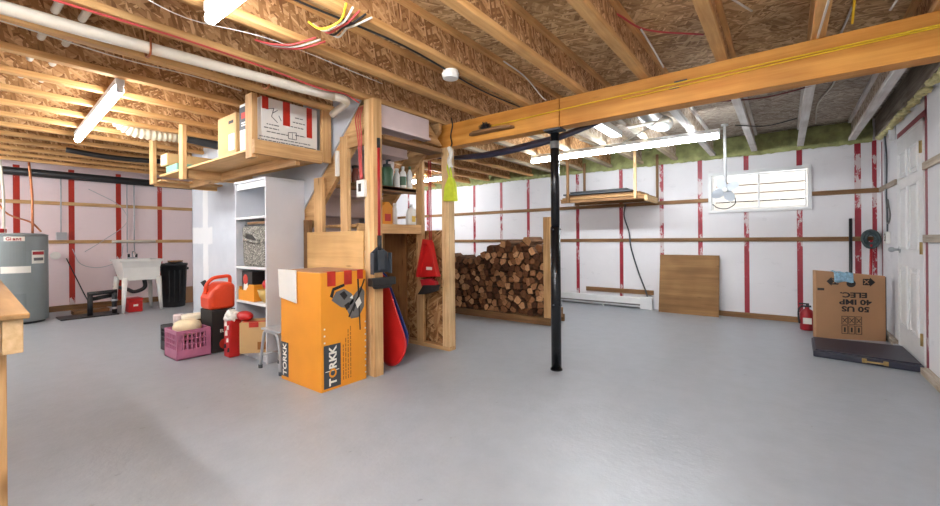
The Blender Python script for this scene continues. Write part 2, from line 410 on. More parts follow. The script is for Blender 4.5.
# green spray foam along the rim above the back wall; ragged yellow foam above the right wall
def lumpy(x0, x1, y0, y1, z0, z1, n, rad):
    mb = MB()
    for i in range(n):
        x = x0+(x1-x0)*R(); y = y0+(y1-y0)*R(); z = z0+(z1-z0)*R(); r = rad*(.7+.6*R())
        k = len(mb.v); mb.ball((x,y,z), r*1.5, r, r*.9, 6)
        for v in mb.v[k:]: v += Vector((R()-.5,R()-.5,R()-.5))*r*.25
    return mb
g = MB(); nx, nz = 260, 7
vs = []
for i in range(nx+1):
    for k in range(nz+1):
        x = -9.2+(.825+9.2)*i/nx; z = 2.225+.265*k/nz
        vs.append((x, YB-.035-.05*R()*(1 if 0 < k < nz else .3)-.02*math.sin(x*9), z-(.02*R() if k == 0 else 0)))
g.add(vs, [(i*(nz+1)+k,(i+1)*(nz+1)+k,(i+1)*(nz+1)+k+1,i*(nz+1)+k+1) for i in range(nx) for k in range(nz)], 0, True)
g.box(-9.2,YB-.03,2.225,.825,YB-.004,2.49)
tag(g.build('foam_insulation', M['green']), 'green insulation filling the joist ends above the back wall', 'insulation', None, 'stuff')
g = lumpy(XR-.05,XR-.045,-.6,6.55,2.20,2.222,260,.02)
tag(g.build('foam_insulation', M['yellowfoam']), 'ragged yellowish foam along the top of the door wall above the door', 'insulation', None, 'stuff')

# ------------------------------------------------------------------ window and well
wf = MB(); d0, d1 = YB-.03, YB+.06
def ring(mb, x0, x1, z0, z1, t, a, b, m=0):
    mb.box(x0,a,z0,x1,b,z0+t,m); mb.box(x0,a,z1-t,x1,b,z1,m); mb.box(x0,a,z0+t,x0+t,b,z1-t,m); mb.box(x1-t,a,z0+t,x1,b,z1-t,m)
ring(wf, WX0-.02, WX1+.02, WZ0-.02, WZ1+.02, .04, d0, d1)
win = struct(wf.build('window_1', M['white'], None, .003))
s = MB(); ring(s, WX0+.03, -.27, WZ0+.03, WZ1-.03, .013, YB+.0, YB+.035); s.build('window_sash', M['white'], win, .002)
s = MB(); ring(s, -.29, WX1-.03, WZ0+.03, WZ1-.03, .013, YB+.02, YB+.055); s.build('window_sash', M['white'], win, .002)
gm, nt, b = base('window_glass', .02); b.inputs['Transmission Weight'].default_value = 1.; b.inputs['IOR'].default_value = 1.05
MB().box(WX0+.055,YB+.015,WZ0+.055,-.295,YB+.019,WZ1-.055).build('window_pane', gm, win)
MB().box(-.265,YB+.036,WZ0+.055,WX1-.055,YB+.04,WZ1-.055).build('window_pane', gm, win)
for k, z in enumerate((1.60,1.715,1.83)):
    MB().cyl((WX0+.06,YB+.08,z),(WX1-.04,YB+.08,z),.006,n=8).build('window_bar', M['blackm'] if k == 0 else M['darkx'], win)
wl = MB()
for k in range(9): wl.box(-2.6,7.75,.9+k*.2,2.0,7.79,.9+k*.2+.19)
lt = plain('pale_fence_boards', S(240,232,220), .8, 0, .08, 9)  # even pale board colour outside the window
tag(wl.build('board_fence', lt), 'pale boards standing outside the basement window', 'fence')
tag(MB().box(-2.6,6.97,.8,2.0,7.75,.9).build('gravel_strip', plain('pale_gravel', S(224,220,212), .9, 0, .2, 30)), 'pale ground outside the basement window', 'ground', None, 'structure')

# ------------------------------------------------------------------ door
d = struct(MB().box(XR-.01,DY0+.05,.03,XR+.035,DY1-.04,DZ-.03).build('door_1', M['white'], None, .002))
dx = XR-.01
cy = (DY0+DY1)/2+.005; hw = .165
def panel(y0, y1, z0, z1):
    mb = MB(); mb.box(dx-.012,y0,z0,dx+.002,y1,z0+.016); mb.box(dx-.012,y0,z1-.016,dx+.002,y1,z1); mb.box(dx-.012,y0,z0,dx+.002,y0+.016,z1); mb.box(dx-.012,y1-.016,z0,dx+.002,y1,z1)
    mb.box(dx-.010,y0+.045,z0+.045,dx+.002,y1-.045,z1-.045)
    mb.build('door_panel', M['white'], d, .003)
for a in (cy-.2, cy+.2):
    panel(a-.145,a+.145,1.65,1.9); panel(a-.145,a+.145,.98,1.56); panel(a-.145,a+.145,.25,.82)
fr = MB(); fr.box(XR-.012,DY0,.0,XR+.05,DY0+.045,DZ); fr.box(XR-.012,DY1-.035,0,XR+.05,DY1,DZ); fr.box(XR-.012,DY0,DZ-.03,XR+.05,DY1,DZ); fr.build('door_frame', M['white'], d, .002)
for z in (.25,1.0,1.83):
    MB().box(dx-.008,DY0+.028,z-.05,dx+.003,DY0+.062,z+.05).cyl((dx-.01,DY0+.047,z-.05),(dx-.01,DY0+.047,z+.05),.007,n=8).build('door_hinge', M['brass'], d)
MB().cyl((dx,DY1-.1,.97),(dx-.05,DY1-.1,.97),.012,n=12).ball((dx-.06,DY1-.1,.97),.026).cyl((dx+.001,DY1-.1,.97),(dx-.008,DY1-.1,.97),.032,n=16).build('door_knob', M['steel'], d)
MB().box(XR-.05,DY0,.0,XR+.02,DY1,.028).build('door_sill', M['alu'], d)

# ------------------------------------------------------------------ joists, beam and post
ordn = ['nearest','second','third','fourth','fifth','sixth','seventh','eighth','ninth','tenth','eleventh','twelfth','thirteenth','fourteenth','fifteenth','sixteenth','seventeenth','eighteenth','nineteenth','twentieth']
def joist(x, y0, y1, fm, wm, label, group):
    t = thing('floor_joist', label, 'joist', (x,(y0+y1)/2,JB), group)
    MB().box(x-.032,y0,JB,x+.032,y1,JB+.04).build('bottom_flange', fm, t, .002)
    MB().box(x-.006,y0,JB+.038,x+.006,y1,DK-.038).build('web', wm, t)
    MB().box(x-.032,y0,DK-.04,x+.032,y1,DK-.002).build('top_flange', fm, t)
for k in range(20):
    x = .64-.48*k
    inst = -6.2 < x < -2.8; yend = 2.18 if inst else 3.84
    joist(x, YF+.01, yend, M['flange'], M['web'], 'brown I-joist on the near side of the beam, %s from the door wall' % ordn[k], 'ceiling joists near side')
    if k < 4: fm, wm = M['flangew'], M['webw']
    elif k < 9: fm, wm = M['flanged'], M['webw'] if k < 6 else M['web']
    else: fm, wm = M['flange'], M['web']
    joist(x, 3.26 if inst else 3.85, YB-.115, fm, wm, ('whitish' if k < 4 else 'greyish tan' if k < 9 else 'brown')+' I-joist beyond the beam, %s from the door wall' % ordn[k], 'ceiling joists beyond the beam')
tag(MB().box(XR-.06,YF+.02,JB+.0,XR-.012,YB-.12,DK-.003).build('rim_joist', wood('weathered_rim', S(126,112,98), S(190,178,164), 'y')), 'weathered solid rim board running along the top of the door wall', 'joist')
bt = thing('support_beam', 'big amber wooden beam carried by the black steel post', 'beam', (-1.0,3.19,2.02))
MB().box(-2.95,3.12,2.02,-1.462,3.25,2.248).build('beam_length', M['beam'], bt, .004)
MB().box(-1.455,3.12,2.02,.89,3.25,2.248).build('beam_length', M['beam'], bt, .004)
MB().box(-.60,3.112,2.165,-.52,3.12,2.178).build('staple_plate', M['dkgrey'], bt); MB().box(-.63,3.112,2.13,-.57,3.12,2.143).build('staple_plate', M['dkgrey'], bt)
tag(MB().tube([(-2.2,3.111,2.135),(-1.9,3.111,2.14),(-1.46,3.111,2.15),(-.9,3.111,2.158),(-.3,3.111,2.165),(.3,3.111,2.168),(.88,3.111,2.172)],.005,6).build('power_cable', M['cordy']), 'yellow cable stapled along the whole amber beam', 'cable')
tag(MB().tube([(-.95,3.111,2.13),(-.5,3.111,2.138),(0,3.111,2.15),(.4,3.111,2.157),(.88,3.111,2.163)],.004,6).build('power_cable', M['cordy']), 'second thinner yellow cable low on the half of the beam toward the door', 'cable')
pt = thing('steel_post', 'black round steel post standing in the middle of the floor', 'post', (-1.535,3.19,0))
MB().cyl((-1.535,3.19,.01),(-1.535,3.19,1.2),.042,n=20).build('lower_tube', M['blackm'], pt)
MB().cyl((-1.535,3.19,1.15),(-1.535,3.19,1.99),.036,n=20).build('upper_tube', M['blackm'], pt)
MB().cyl((-1.535,3.19,0),(-1.535,3.19,.012),.05,n=20).build('foot_plate', M['blackm'], pt)
MB().box(-1.61,3.13,2.005,-1.46,3.25,2.02).cyl((-1.535,3.19,1.95),(-1.535,3.19,2.006),.018,n=10).build('jack_screw', M['dkgrey'], pt)
MB().cyl((-1.535,3.19,1.86),(-1.535,3.19,1.92),.0367,n=20).build('label_band', M['inkg'], pt)
for z in (.55,1.18):
    MB().cyl((-1.535,3.15,z),(-1.535,3.137,z),.006,n=8).build('lock_pin', M['dkgrey'], pt); MB().cyl((-1.49,3.18,z),(-1.48,3.178,z),.006,n=8).build('lock_pin', M['dkgrey'], pt)
# wooden block on beam with a black brush on it
tag(MB().prism([(-2.34,3.115),(-2.36,3.08),(-2.28,3.03),(-1.98,3.03),(-1.9,3.07),(-1.88,3.115)],'z',2.075,2.10).build('wood_ledge', M['darkx'], None, .004), 'small rough wooden ledge fixed to the face of the beam', 'shelf')
br = MB()
for i in range(160):
    a = R()*2*PI; e = (R()-.15)*PI/2; r = .05+.015*R()
    c = Vector((-2.17,3.075,2.115)); dv = Vector((math.cos(a)*math.cos(e)*1.3, math.sin(a)*math.cos(e)*.6, abs(math.sin(e))))*r
    br.cyl(c, c+dv, .0025, .001, n=4, caps=False)
br.ball((-2.17,3.075,2.122),.045,.022,.02)
tag(br.build('bristle_brush', M['black']), 'black bristle brush lying on the little beam ledge', 'brush')
tag(MB().tube([(-3.0,3.33,1.99),(-2.7,3.33,1.955),(-2.3,3.33,1.935),(-1.9,3.33,1.955),(-1.55,3.33,1.99),(-1.2,3.33,2.06),(-1.1,3.33,2.10)], lambda t: .012+.036*math.sin(PI*t), 10, flat=.6).build('hanging_tarp', M['navy']), 'dark navy rolled tarp sagging under the back of the beam', 'tarp')

# ------------------------------------------------------------------ lights
EM = 23.5
Lw = emit('fluorescent_warm', (.95,.975,1,1), 21.); Lh = emit('fluorescent_added_fill', (.93,.97,1,1), 34.); Lc = emit('fluorescent_cool', (.88,.95,1,1), 29.)  # Lh belongs to the unseen strips added for even brightness
def fixture(x0, y, label, mat, L=2.4, z=JB, rz=0):
    t = thing('ceiling_light', label, 'ceiling light', (x0+L/2, y, z), 'fluorescent strips')
    MB().box(x0,y-.026,z-.045,x0+L,y+.026,z-.001).build('housing', M['white'], t, .003)
    h = L/2
    for a in (x0+.012, x0+h+.012):
        MB().cyl((a,y,z-.078),(a+h-.024,y,z-.078),.026,n=14).build('light_tube', mat, t)
    for a in (x0, x0+h-.012, x0+L-.012): MB().box(a,y-.02,z-.10,a+.012,y+.02,z-.04).build('tube_holder', M['white'], t, .002)
    t.rotation_euler = (0,0,rz)
fixture(-5.85,.87,'lit fluorescent strip over the utility corner, in front of the hanging white duct',Lw,2.15,JB,-.056)
fixture(-2.20,.82,'lit fluorescent strip at the top edge of the picture, left of the middle',Lw)
fixture(-2.78,5.05,'long lit fluorescent strip beyond the beam, between the post and the window',Lc,2.24)
fixture(-8.7,-.72,'added fluorescent strip out of view, brightening the water heater end',Lh)  # added behind the camera to brighten the water heater wall
fixture(-2.36,-.72,'added fluorescent strip out of view above the workbench, brightening the room',Lh)  # added behind the camera to even out the foreground light
fixture(-7.15,5.42,'lit fluorescent strip glimpsed between the closet studs',Lc)

sm = thing('smoke_detector', 'round white smoke detector under a ceiling joist', 'smoke detector', (-1.8,2.15,JB))
MB().cyl((-1.8,2.15,JB-.001),(-1.8,2.15,JB-.018),.052,n=24).build('mount', M['plast'], sm, .002)
MB().cyl((-1.8,2.15,JB-.056),(-1.8,2.15,JB-.018),.052,.06,n=28).build('body', M['plast'], sm, .005)

# ------------------------------------------------------------------ camera, world
F_, HY_, YAW, ROLL = 412., 239.7, .653, .008
s_, c_, cr, sr = math.sin(YAW), math.cos(YAW), math.cos(ROLL), math.sin(ROLL)
RT = Vector((c_*cr, s_*cr, -sr)); DN = Vector((-c_*sr, -s_*sr, -cr)); FW = Vector((-s_, c_, 0))
cam = bpy.data.cameras.new('camera'); cam.sensor_width = 36; cam.lens = F_/940*36; cam.clip_start = .02
cam.shift_y = -(253-HY_)/940
co = bpy.data.objects.new('camera', cam); COL.objects.link(co)
mw = Matrix((RT, -DN, -FW)).transposed().to_4x4(); mw.translation = (0,0,1.1); co.matrix_world = mw
sc = bpy.context.scene; sc.camera = co
wd = bpy.data.worlds.new('world'); sc.world = wd; wd.use_nodes = True
wd.node_tree.nodes['Background'].inputs[0].default_value = (.93,.97,1,1); wd.node_tree.nodes['Background'].inputs[1].default_value = 1.25
sc.view_settings.view_transform = 'Standard'; sc.view_settings.look = 'None'; sc.view_settings.gamma = 1
sc.view_settings.exposure = 1.63

#@@REST@@
# ------------------------------------------------------------------ stairs and their walls
K = .985
L0 = lambda x: K*(x+5.15)
w = MB().prism([(-6.53,0),(-5.15,0),(-2.80,L0(-2.80)),(-2.80,2.499),(-6.53,2.499)],'y',2.2,2.213)
w.box(-6.53,2.2,0,-6.515,3.2,2.499).box(-6.53,3.187,0,-3.66,3.2,2.499)
struct(w.build('wall_stair', M['dry']))
st = thing('staircase', 'wooden stairs rising behind the stud frame, pinkish white undersides showing', 'stairs', (-4,2.65,0))
for y in (2.216, 3.03):
    MB().prism([(-5.15,0),(-4.89,0),(-2.69,L0(-2.69)-.26),(-2.69,2.245),(2.245/K-5.15,2.245)],'y',y,y+.04).build('stringer', M['lumx'], st, .002)
for k in range(11):
    x = -5.15+.2*k; z = .197*(k+1)
    MB().box(x-.02,2.258,z-.025,x+.23,3.028,z).build('tread', M['pinkw'], st, .002)
    MB().box(x,2.258,z-.197,x+.015,3.028,z-.026).build('riser', M['pinkw'], st)
MB().box(-2.72,2.26,2.055,-2.665,2.86,2.235).box(-2.74,2.25,2.04,-2.65,2.87,2.062).build('landing_riser', M['pinkw'], st, .003)
MB().prism([(2.87,2.03),(3.09,2.03),(2.87,2.235)],'x',-2.74,-2.70).build('corner_brace', M['lumy'], st, .002)

f = thing('stair_stud_frame', 'open stud frame with a plywood panel in front of the stairs', 'stud frame', (-3.1,2.17,0))
MB().box(-3.47,2.157,1.0,-3.34,2.197,1.68).build('stud', M['lumz'], f, .003)
MB().box(-3.065,2.157,1.0,-2.965,2.197,2.0).build('stud', M['lumz'], f, .003)
MB().box(-2.735,2.157,0,-2.672,2.197,2.249).build('corner_stud', M['palez'], f, .003)
MB().box(-2.671,2.157,0,-2.62,2.247,2.249).build('corner_stud', M['lumz'], f, .003)
MB().box(-3.56,2.14,0,-2.736,2.156,1.18).build('plywood_panel', M['ply'], f, .002)
MB().box(-3.65,2.158,0,-3.562,2.197,1.30).build('stud', M['darkz'], f, .003)
MB().box(-2.964,2.16,1.89,-2.736,2.197,1.97).build('blocking', M['lumx'], f, .003)

f = thing('closet_stud_wall', 'short stud wall with brown OSB sheets, standing under the end of the beam', 'stud wall', (-3.1,3.14,0))
MB().box(-2.72,3.095,.04,-2.675,3.185,2.015).build('end_stud', M['palez'], f, .003)
MB().box(-2.674,3.095,.04,-2.63,3.185,2.015).build('end_stud', M['palez'], f, .003)
MB().box(-3.08,3.095,.04,-2.99,3.135,1.96).build('stud', M['lumz'], f, .003)
MB().box(-3.62,3.095,.04,-3.58,3.185,1.2).build('stud', M['lumz'], f, .003)
MB().box(-3.62,3.095,0,-2.63,3.185,.04).build('bottom_plate', M['lumx'], f, .003)
MB().box(-3.20,3.10,1.93,-2.721,3.14,2.02).build('header', M['lumx'], f, .003)
MB().box(-2.988,3.10,.58,-2.722,3.185,.62).build('blocking', M['lumx'], f, .003)
MB().box(-3.64,3.187,.0,-3.34,3.2,1.2).build('osb_sheet', M['plyz'], f)
MB().box(-3.338,3.187,.0,-2.64,3.2,1.2).build('osb_sheet', M['osbpan'], f)
MB().box(-3.62,3.10,.04,-3.25,3.13,1.22).build('upright_board', M['plyz'], f, .002)

tag(MB().box(-3.30,2.262,1.585,-3.0,3.025,1.615).box(-3.03,2.262,1.565,-3.0,3.025,1.62).build('closet_shelf', M['darky'], None, .002), 'upper brown shelf under the stairs holding green and white bottles', 'shelf')
tag(MB().box(-3.5,2.30,1.225,-3.0,3.09,1.25).box(-3.03,2.30,1.165,-2.995,3.09,1.255).build('closet_shelf', M['lumy'], None, .002), 'lower shelf under the stairs with a thick front rail', 'shelf')
tag(MB().box(-2.82,2.29,1.945,-2.64,3.025,1.985).build('header_shelf', M['darky'], None, .003), 'bare plank fixed high across the closet opening under the stairs', 'shelf')

def bottle(name, label, cat, x, y, z, r, h, body, cap, neck=.35, lab=None, caph=.12, group=None):
    t = thing(name, label, cat, (x,y,z), group)
    hb = h*(1-caph)
    MB().lathe([(r*.92,0),(r,.01),(r,hb*.72),(r*.8,hb*.85),(r*neck,hb*.95),(r*neck,hb)],(x,y,z),16).build('body', body, t)
    MB().cyl((x,y,z+hb-.004),(x,y,z+h),r*neck*1.25,n=12).build('cap', cap, t)
    if lab: MB().cyl((x,y,z+hb*.18),(x,y,z+hb*.62),r*1.02,n=18,caps=False).build('paper_label', lab, t)
    return t
zs = 1.6165
bottle('spray_can','white can at the hidden end of the upper closet shelf, beside the shovel stud','can',-3.08,2.585,zs,.032,.22,M['plast'],M['blue'],.6)
j = thing('glass_canister','large green canister with a dark pump head on the upper closet shelf','canister',(-3.09,2.71,zs))
MB().lathe([(.058,0),(.062,.01),(.062,.17),(.05,.195),(.035,.2)],(-3.09,2.71,zs),18).build('body', M['grn'], j)
MB().cyl((-3.09,2.71,zs+.198),(-3.09,2.71,zs+.225),.04,n=14).cyl((-3.09,2.71,zs+.22),(-3.09,2.71,zs+.262),.012,n=8).box(-3.10,2.70,zs+.255,-3.05,2.725,zs+.27).build('pump_head', M['dkgrey'], j)
s = thing('spray_bottle','white trigger spray bottle behind the green canister','spray bottle',(-3.17,2.80,zs))
MB().lathe([(.036,0),(.038,.01),(.038,.15),(.014,.2),(.014,.22)],(-3.17,2.80,zs),14).build('body', M['plast'], s)
MB().box(-3.185,2.785,zs+.215,-3.11,2.815,zs+.25).box(-3.125,2.79,zs+.17,-3.115,2.81,zs+.22).build('trigger_head', M['plast'], s, .003)
bottle('cleaner_bottle','slim plain white bottle next to the green canister','bottle',-3.08,2.83,zs,.03,.2,M['plast'],M['plast'],.5)
bottle('cleaner_bottle','white bottle with a green label on the upper closet shelf','bottle',-3.07,2.905,zs,.034,.23,M['plast'],M['white'],.35,M['grn'])
bottle('cleaner_bottle','dark green bottle between two white ones on the upper closet shelf','bottle',-3.12,2.95,zs,.026,.19,M['grn'],M['black'],.4)
bottle('cleaner_bottle','white bottle at the stud end of the upper closet shelf','bottle',-3.06,2.99,zs,.027,.24,M['plast'],M['grn'],.4)
bottle('storage_jar','reddish brown jar beside the thermostat, tallest of the two','jar',-3.13,2.37,zs,.034,.17,M['amber'],M['black'],.8)
bottle('storage_jar','small reddish brown jar seen between the two studs','jar',-3.23,2.36,zs,.03,.14,M['amber'],M['redp'],.8)
zl = 1.2565
b_ = thing('soda_box','orange cardboard box on the lower closet shelf','box',(-3.08,2.68,zl))
MB().box(-3.13,2.62,zl,-3.05,2.745,zl+.17).prism([(2.62,zl+.17),(2.745,zl+.17),(2.70,zl+.215),(2.665,zl+.215)],'x',-3.13,-3.05).build('carton', M['cardo'], b_, .002)
MB().box(-3.0495,2.645,zl+.03,-3.0485,2.72,zl+.1).build('front_label', M['redt'], b_)
bottle('detergent_bottle','slim white bottle beside the orange box','bottle',-3.07,2.79,zl,.026,.21,M['plast'],M['plast'],.5)
j = thing('bleach_jug','white jug with a yellow label on the lower closet shelf','jug',(-3.06,3.0,zl))
MB().lathe([(.055,0),(.058,.012),(.058,.12),(.035,.165),(.018,.175),(.018,.19)],(-3.06,3.0,zl),18,0,.75,1).build('body', M['plast'], j)
MB().cyl((-3.06,3.0,zl+.185),(-3.06,3.0,zl+.21),.021,n=12).build('cap', M['white'], j)
MB().tube([(-3.06,3.035,zl+.165),(-3.06,3.062,zl+.15),(-3.06,3.06,zl+.10)],.008,8).build('handle', M['plast'], j)
MB().box(-3.0175,2.975,zl+.03,-3.0145,3.025,zl+.09).build('yellow_label', M['yel'], j)
bottle('detergent_bottle','dark blue bottle behind the shovel stud on the lower closet shelf','bottle',-3.08,2.575,zl,.028,.15,M['navy'],M['black'],.5)

# thermostat, junction strip, cables by the studs
t = thing('thermostat_switch','small white thermostat with a dark screen on the closet corner stud','thermostat',(-2.765,2.15,1.455))
MB().box(-2.80,2.125,1.455,-2.70,2.156,1.595).build('case', M['plast'], t, .006)
MB().box(-2.77,2.122,1.50,-2.737,2.1252,1.565).build('screen', M['ink'], t)
tag(MB().box(-3.10,2.13,1.66,-3.066,2.1565,1.88).build('outlet_strip', M['plast'], None, .003), 'long white outlet strip on the side of the short stud', 'outlet')
for k in range(3):
    tag(MB().tube([(-2.83+.024*k,2.185,2.22),(-2.82+.03*k,2.14,2.1),(-2.79+.024*k,2.138,1.95),(-2.775+.014*k,2.138,1.75),(-2.768+.016*k,2.14,1.6)],.0045,6).build('hanging_cable', M['cordr']), ['outermost red cable dropping to the thermostat','middle red cable of the three dropping to the thermostat','red cable closest to the corner stud, dropping to the thermostat'][k], 'cable')
tag(MB().tube([(-2.6,3.11,2.3),(-2.58,3.105,2.22),(-2.60,3.1,2.12),(-2.57,3.08,2.03),(-2.62,3.08,1.98)],.006,6).build('hanging_cable', M['black']), 'black cable drooping over the beam end above the lime bag', 'cable')

# shovel and dustpan
sh = thing('hanging_shovel','dark grey fireside shovel with a red pole hung on the closet corner stud','shovel',(-2.59,2.2,.73))
MB().cyl((-2.612,2.205,1.1),(-2.612,2.205,1.85),.011,n=10).build('pole', M['redp'], sh)
MB().cyl((-2.612,2.205,1.85),(-2.612,2.205,1.93),.014,n=10).build('grip', M['black'], sh)
MB().cyl((-2.61,2.205,1.0),(-2.61,2.205,1.14),.018,n=10).build('socket', M['black'], sh)
MB().prism([(2.115,1.0),(2.20,1.06),(2.29,1.0),(2.30,.84),(2.115,.84)],'x',-2.618,-2.608).box(-2.612,2.11,.83,-2.57,2.12,1.0).box(-2.612,2.293,.83,-2.57,2.303,1.0).box(-2.60,2.17,.86,-2.585,2.24,1.02).build('scoop', M['dkgrey'], sh, .004)
tag(MB().box(-2.632,2.10,.735,-2.575,2.35,.80).prism([(2.13,.735),(2.32,.735),(2.30,.71),(2.15,.71)],'x',-2.625,-2.58).build('hanging_brush', M['ink'], None, .006), 'black brush head hung just under the dark grey shovel', 'brush')
dp = thing('hanging_dustpan','red long-handled dustpan hung on the inner closet stud','dustpan',(-2.84,3.05,.57))
for dy in (-.012,.012): MB().cyl((-2.845+dy,3.06,1.05),(-2.845+dy,3.06,1.90),.006,n=8).build('handle', M['redp'], dp)
MB().prism([(-2.885,1.08),(-2.80,1.08),(-2.70,.74),(-2.97,.72)],'y',3.035,3.05).prism([(-2.99,.74),(-2.97,.72),(-2.87,1.08),(-2.885,1.10)],'y',2.99,3.05).prism([(-2.72,.74),(-2.70,.74),(-2.80,1.08),(-2.82,1.08)],'y',2.99,3.05).prism([(-2.885,1.06),(-2.80,1.06),(-2.80,1.1),(-2.885,1.1)],'y',2.99,3.05).build('pan', M['red'], dp, .004)
MB().box(-2.88,3.033,.80,-2.80,3.0345,.83).build('white_label', M['inkw'], dp)
hb = thing('hanging_hand_brush','black hand brush with a red back hung below the red dustpan','brush',(-2.83,3.04,.56))
MB().prism([(-2.93,.70),(-2.80,.72),(-2.72,.69),(-2.72,.65),(-2.90,.63)],'y',2.99,3.04).build('back', M['redp'], hb, .004)
MB().prism([(-2.96,.55),(-2.88,.65),(-2.70,.66),(-2.72,.60),(-2.85,.56)],'y',2.985,3.045).build('bristles', M['ink'], hb, .004)

# sleds leaning in the closet
def sled(x, y, tilt, mat, lean, label):
    mb = MB(); prof = []
    W, Lh = .185, .84
    for k in range(17): a = PI+PI*k/16; prof.append((W*math.cos(a), W+W*math.sin(a)))
    for k in range(9): a = PI*k/8; prof.append((W*.55*math.cos(a), Lh-W*.55+W*.55*math.sin(a)))
    n_ = 14; rows = []
    for (u_, v_) in prof: rows.append([(u_*q/n_, 0, Lh*.5+(v_-Lh*.5)*q/n_) for q in range(n_+1)])
    vs = [p_ for r_ in rows for p_ in r_]; N = len(rows)
    fs = [(i*(n_+1)+q, ((i+1)%N)*(n_+1)+q, ((i+1)%N)*(n_+1)+q+1, i*(n_+1)+q+1) for i in range(N) for q in range(n_)]
    mb.add(vs, fs, 0, True)
    for v in mb.v: v.y -= .06*(1-(v.x/W)**2)*(.4+.6*v.z/Lh)
    Mx = Matrix.Translation((x,y,0)) @ Matrix.Rotation(tilt,4,'Y') @ Matrix.Rotation(lean,4,'X')
    mb.xf(Mx); lo = min(v.z for v in mb.v)
    for v in mb.v: v.z -= lo
    o = mb.build('plastic_sled', mat); so = o.modifiers.new('shell', 'SOLIDIFY'); so.thickness = .008
    return tag(o, label, 'sled')
sled(-2.70,2.45,-.34,M['red'],-.10,'red plastic sled leaning in the closet, in front of the blue one')
sled(-2.845,2.62,-.38,M['blue'],-.10,'blue plastic sled leaning behind the red one')

lb = thing('hanging_tote_bag','lime green bag hung from a nail on the end stud','bag',(-2.6,3.08,1.46))
MB().prism([(-2.665,1.48),(-2.50,1.47),(-2.515,1.63),(-2.545,1.70),(-2.59,1.72),(-2.645,1.62)],'y',3.045,3.09).build('pouch', M['lime'], lb, .012)
MB().tube([(-2.59,3.07,1.70),(-2.61,3.06,1.80),(-2.60,3.07,1.85),(-2.575,3.06,1.80),(-2.56,3.07,1.68)],.009,8).build('strap', M['lime'], lb)
tag(MB().tube([(-2.60,3.075,2.0),(-2.57,3.07,1.93),(-2.60,3.075,1.87),(-2.575,3.07,1.80)],.022,8).build('hanging_cable', M['cordw']), 'bundled white cord hung above the lime bag', 'cord')

# ------------------------------------------------------------------ orange carton
b_ = thing('tool_carton','tall orange carton with red tape and a hanging white flap','box',(-2.92,1.91,0))
X0, X1, Y0, Y1, ZT = -3.215, -2.66, 1.70, 2.105, .865
MB().box(X0,Y0,0,X1,Y1,ZT).build('carton', M['cardo'], b_, .004)
MB().box(X0+.01,Y0+.01,ZT,X1-.01,Y1-.01,ZT+.006).build('top_flap', M['card'], b_)
MB().prism([(-3.232,ZT+.012),(-2.97,ZT+.012),(-2.965,.625),(-3.215,.655)],'y',Y0-.014,Y0-.004).build('white_flap', M['cardw'], b_, .002)
for y0, y1, z0 in ((1.755,1.825,.765),(1.90,1.97,.765),(2.02,2.075,.80)):
    MB().box(X1-.05,y0,ZT+.005,X1+.002,y1,ZT+.008).box(X1+.0005,y0,z0,X1+.0025,y1,ZT+.008).build('tape_strip', M['redt'], b_)
lp = MB().box(X1+.0003,1.722,.02,X1+.0018,1.865,.335).build('logo_panel', M['dkgrey'], b_)
zz = [.06,.125,.182,.238,.29]
for ch, z, m in zip('TORKK', zz, ['inkw','cardo','inkw','inkw','inkw']):
    text('logo_letter', ch, .085, (X1+.002,1.80,z), (0,0,1), (0,-1,0), M[m], lp, .003)
MB().box(X1+.0018,1.735,.14,X1+.0024,1.85,.146).build('logo_line', M['inkw'], lp)
for k in range(4):
    mb = MB(); z = .05
    random.seed(40+k)
    while z < .30+.05*k:
        h = .012+.03*R(); mb.box(X1+.0003,1.885+.022*k,z,X1+.0014,1.885+.022*k+.007,z+h); z += h+.008
    mb.build('line_print', M['inkb'], b_)
mb = MB()
for y in (1.724,2.09):
    for k in range(9): mb.box(X1+.0003,y,.05+k*.05,X1+.0014,y+.012,.062+k*.05)
mb.build('print_dots', M['inkw'], b_)
# printed tool: grey flat drawing
mb = MB(); px = lambda poly, m, e=0: mb.prism(poly,'x',X1+.0004+e,X1+.0012+e,m)
px([(1.79,.66),(1.83,.72),(1.90,.735),(1.97,.69),(1.99,.63),(1.93,.585),(1.87,.60)],1)
px([(1.92,.58),(1.99,.68),(2.055,.74),(2.09,.70),(2.085,.58),(2.03,.50),(1.96,.50)],1)
px([(1.775,.69),(1.80,.75),(1.90,.775),(1.905,.755),(1.815,.73),(1.80,.675)],0,.0006)
px([(1.86,.70),(1.90,.72),(1.93,.68),(1.90,.65)],0,.0006); px([(1.90,.61),(1.94,.63),(1.95,.59),(1.92,.57)],0,.0006)
px([(1.935,.52),(2.055,.72),(2.065,.715),(1.945,.51)],0,.0006); px([(2.02,.80),(2.035,.80),(2.05,.40),(2.04,.40)],0,.0006)
px([(2.085,.80),(2.095,.79),(1.985,.55),(1.975,.56)],0,.0006); px([(2.00,.62),(2.04,.66),(2.06,.61),(2.02,.57)],2,.0008); px([(1.95,.66),(1.975,.68),(1.98,.65)],2,.0008)
mb.build('printed_tool', [M['ink'], M['inkg'], M['inkw']], b_)
lp = MB().box(X0+.005,Y0-.002,.03,X0+.11,Y0-.0004,.30).build('logo_panel', M['dkgrey'], b_)
text('logo_lettering', 'TORKK', .075, (X0+.06,Y0-.0022,.165), (0,0,1), (-1,0,0), M['inkw'], lp, .002)

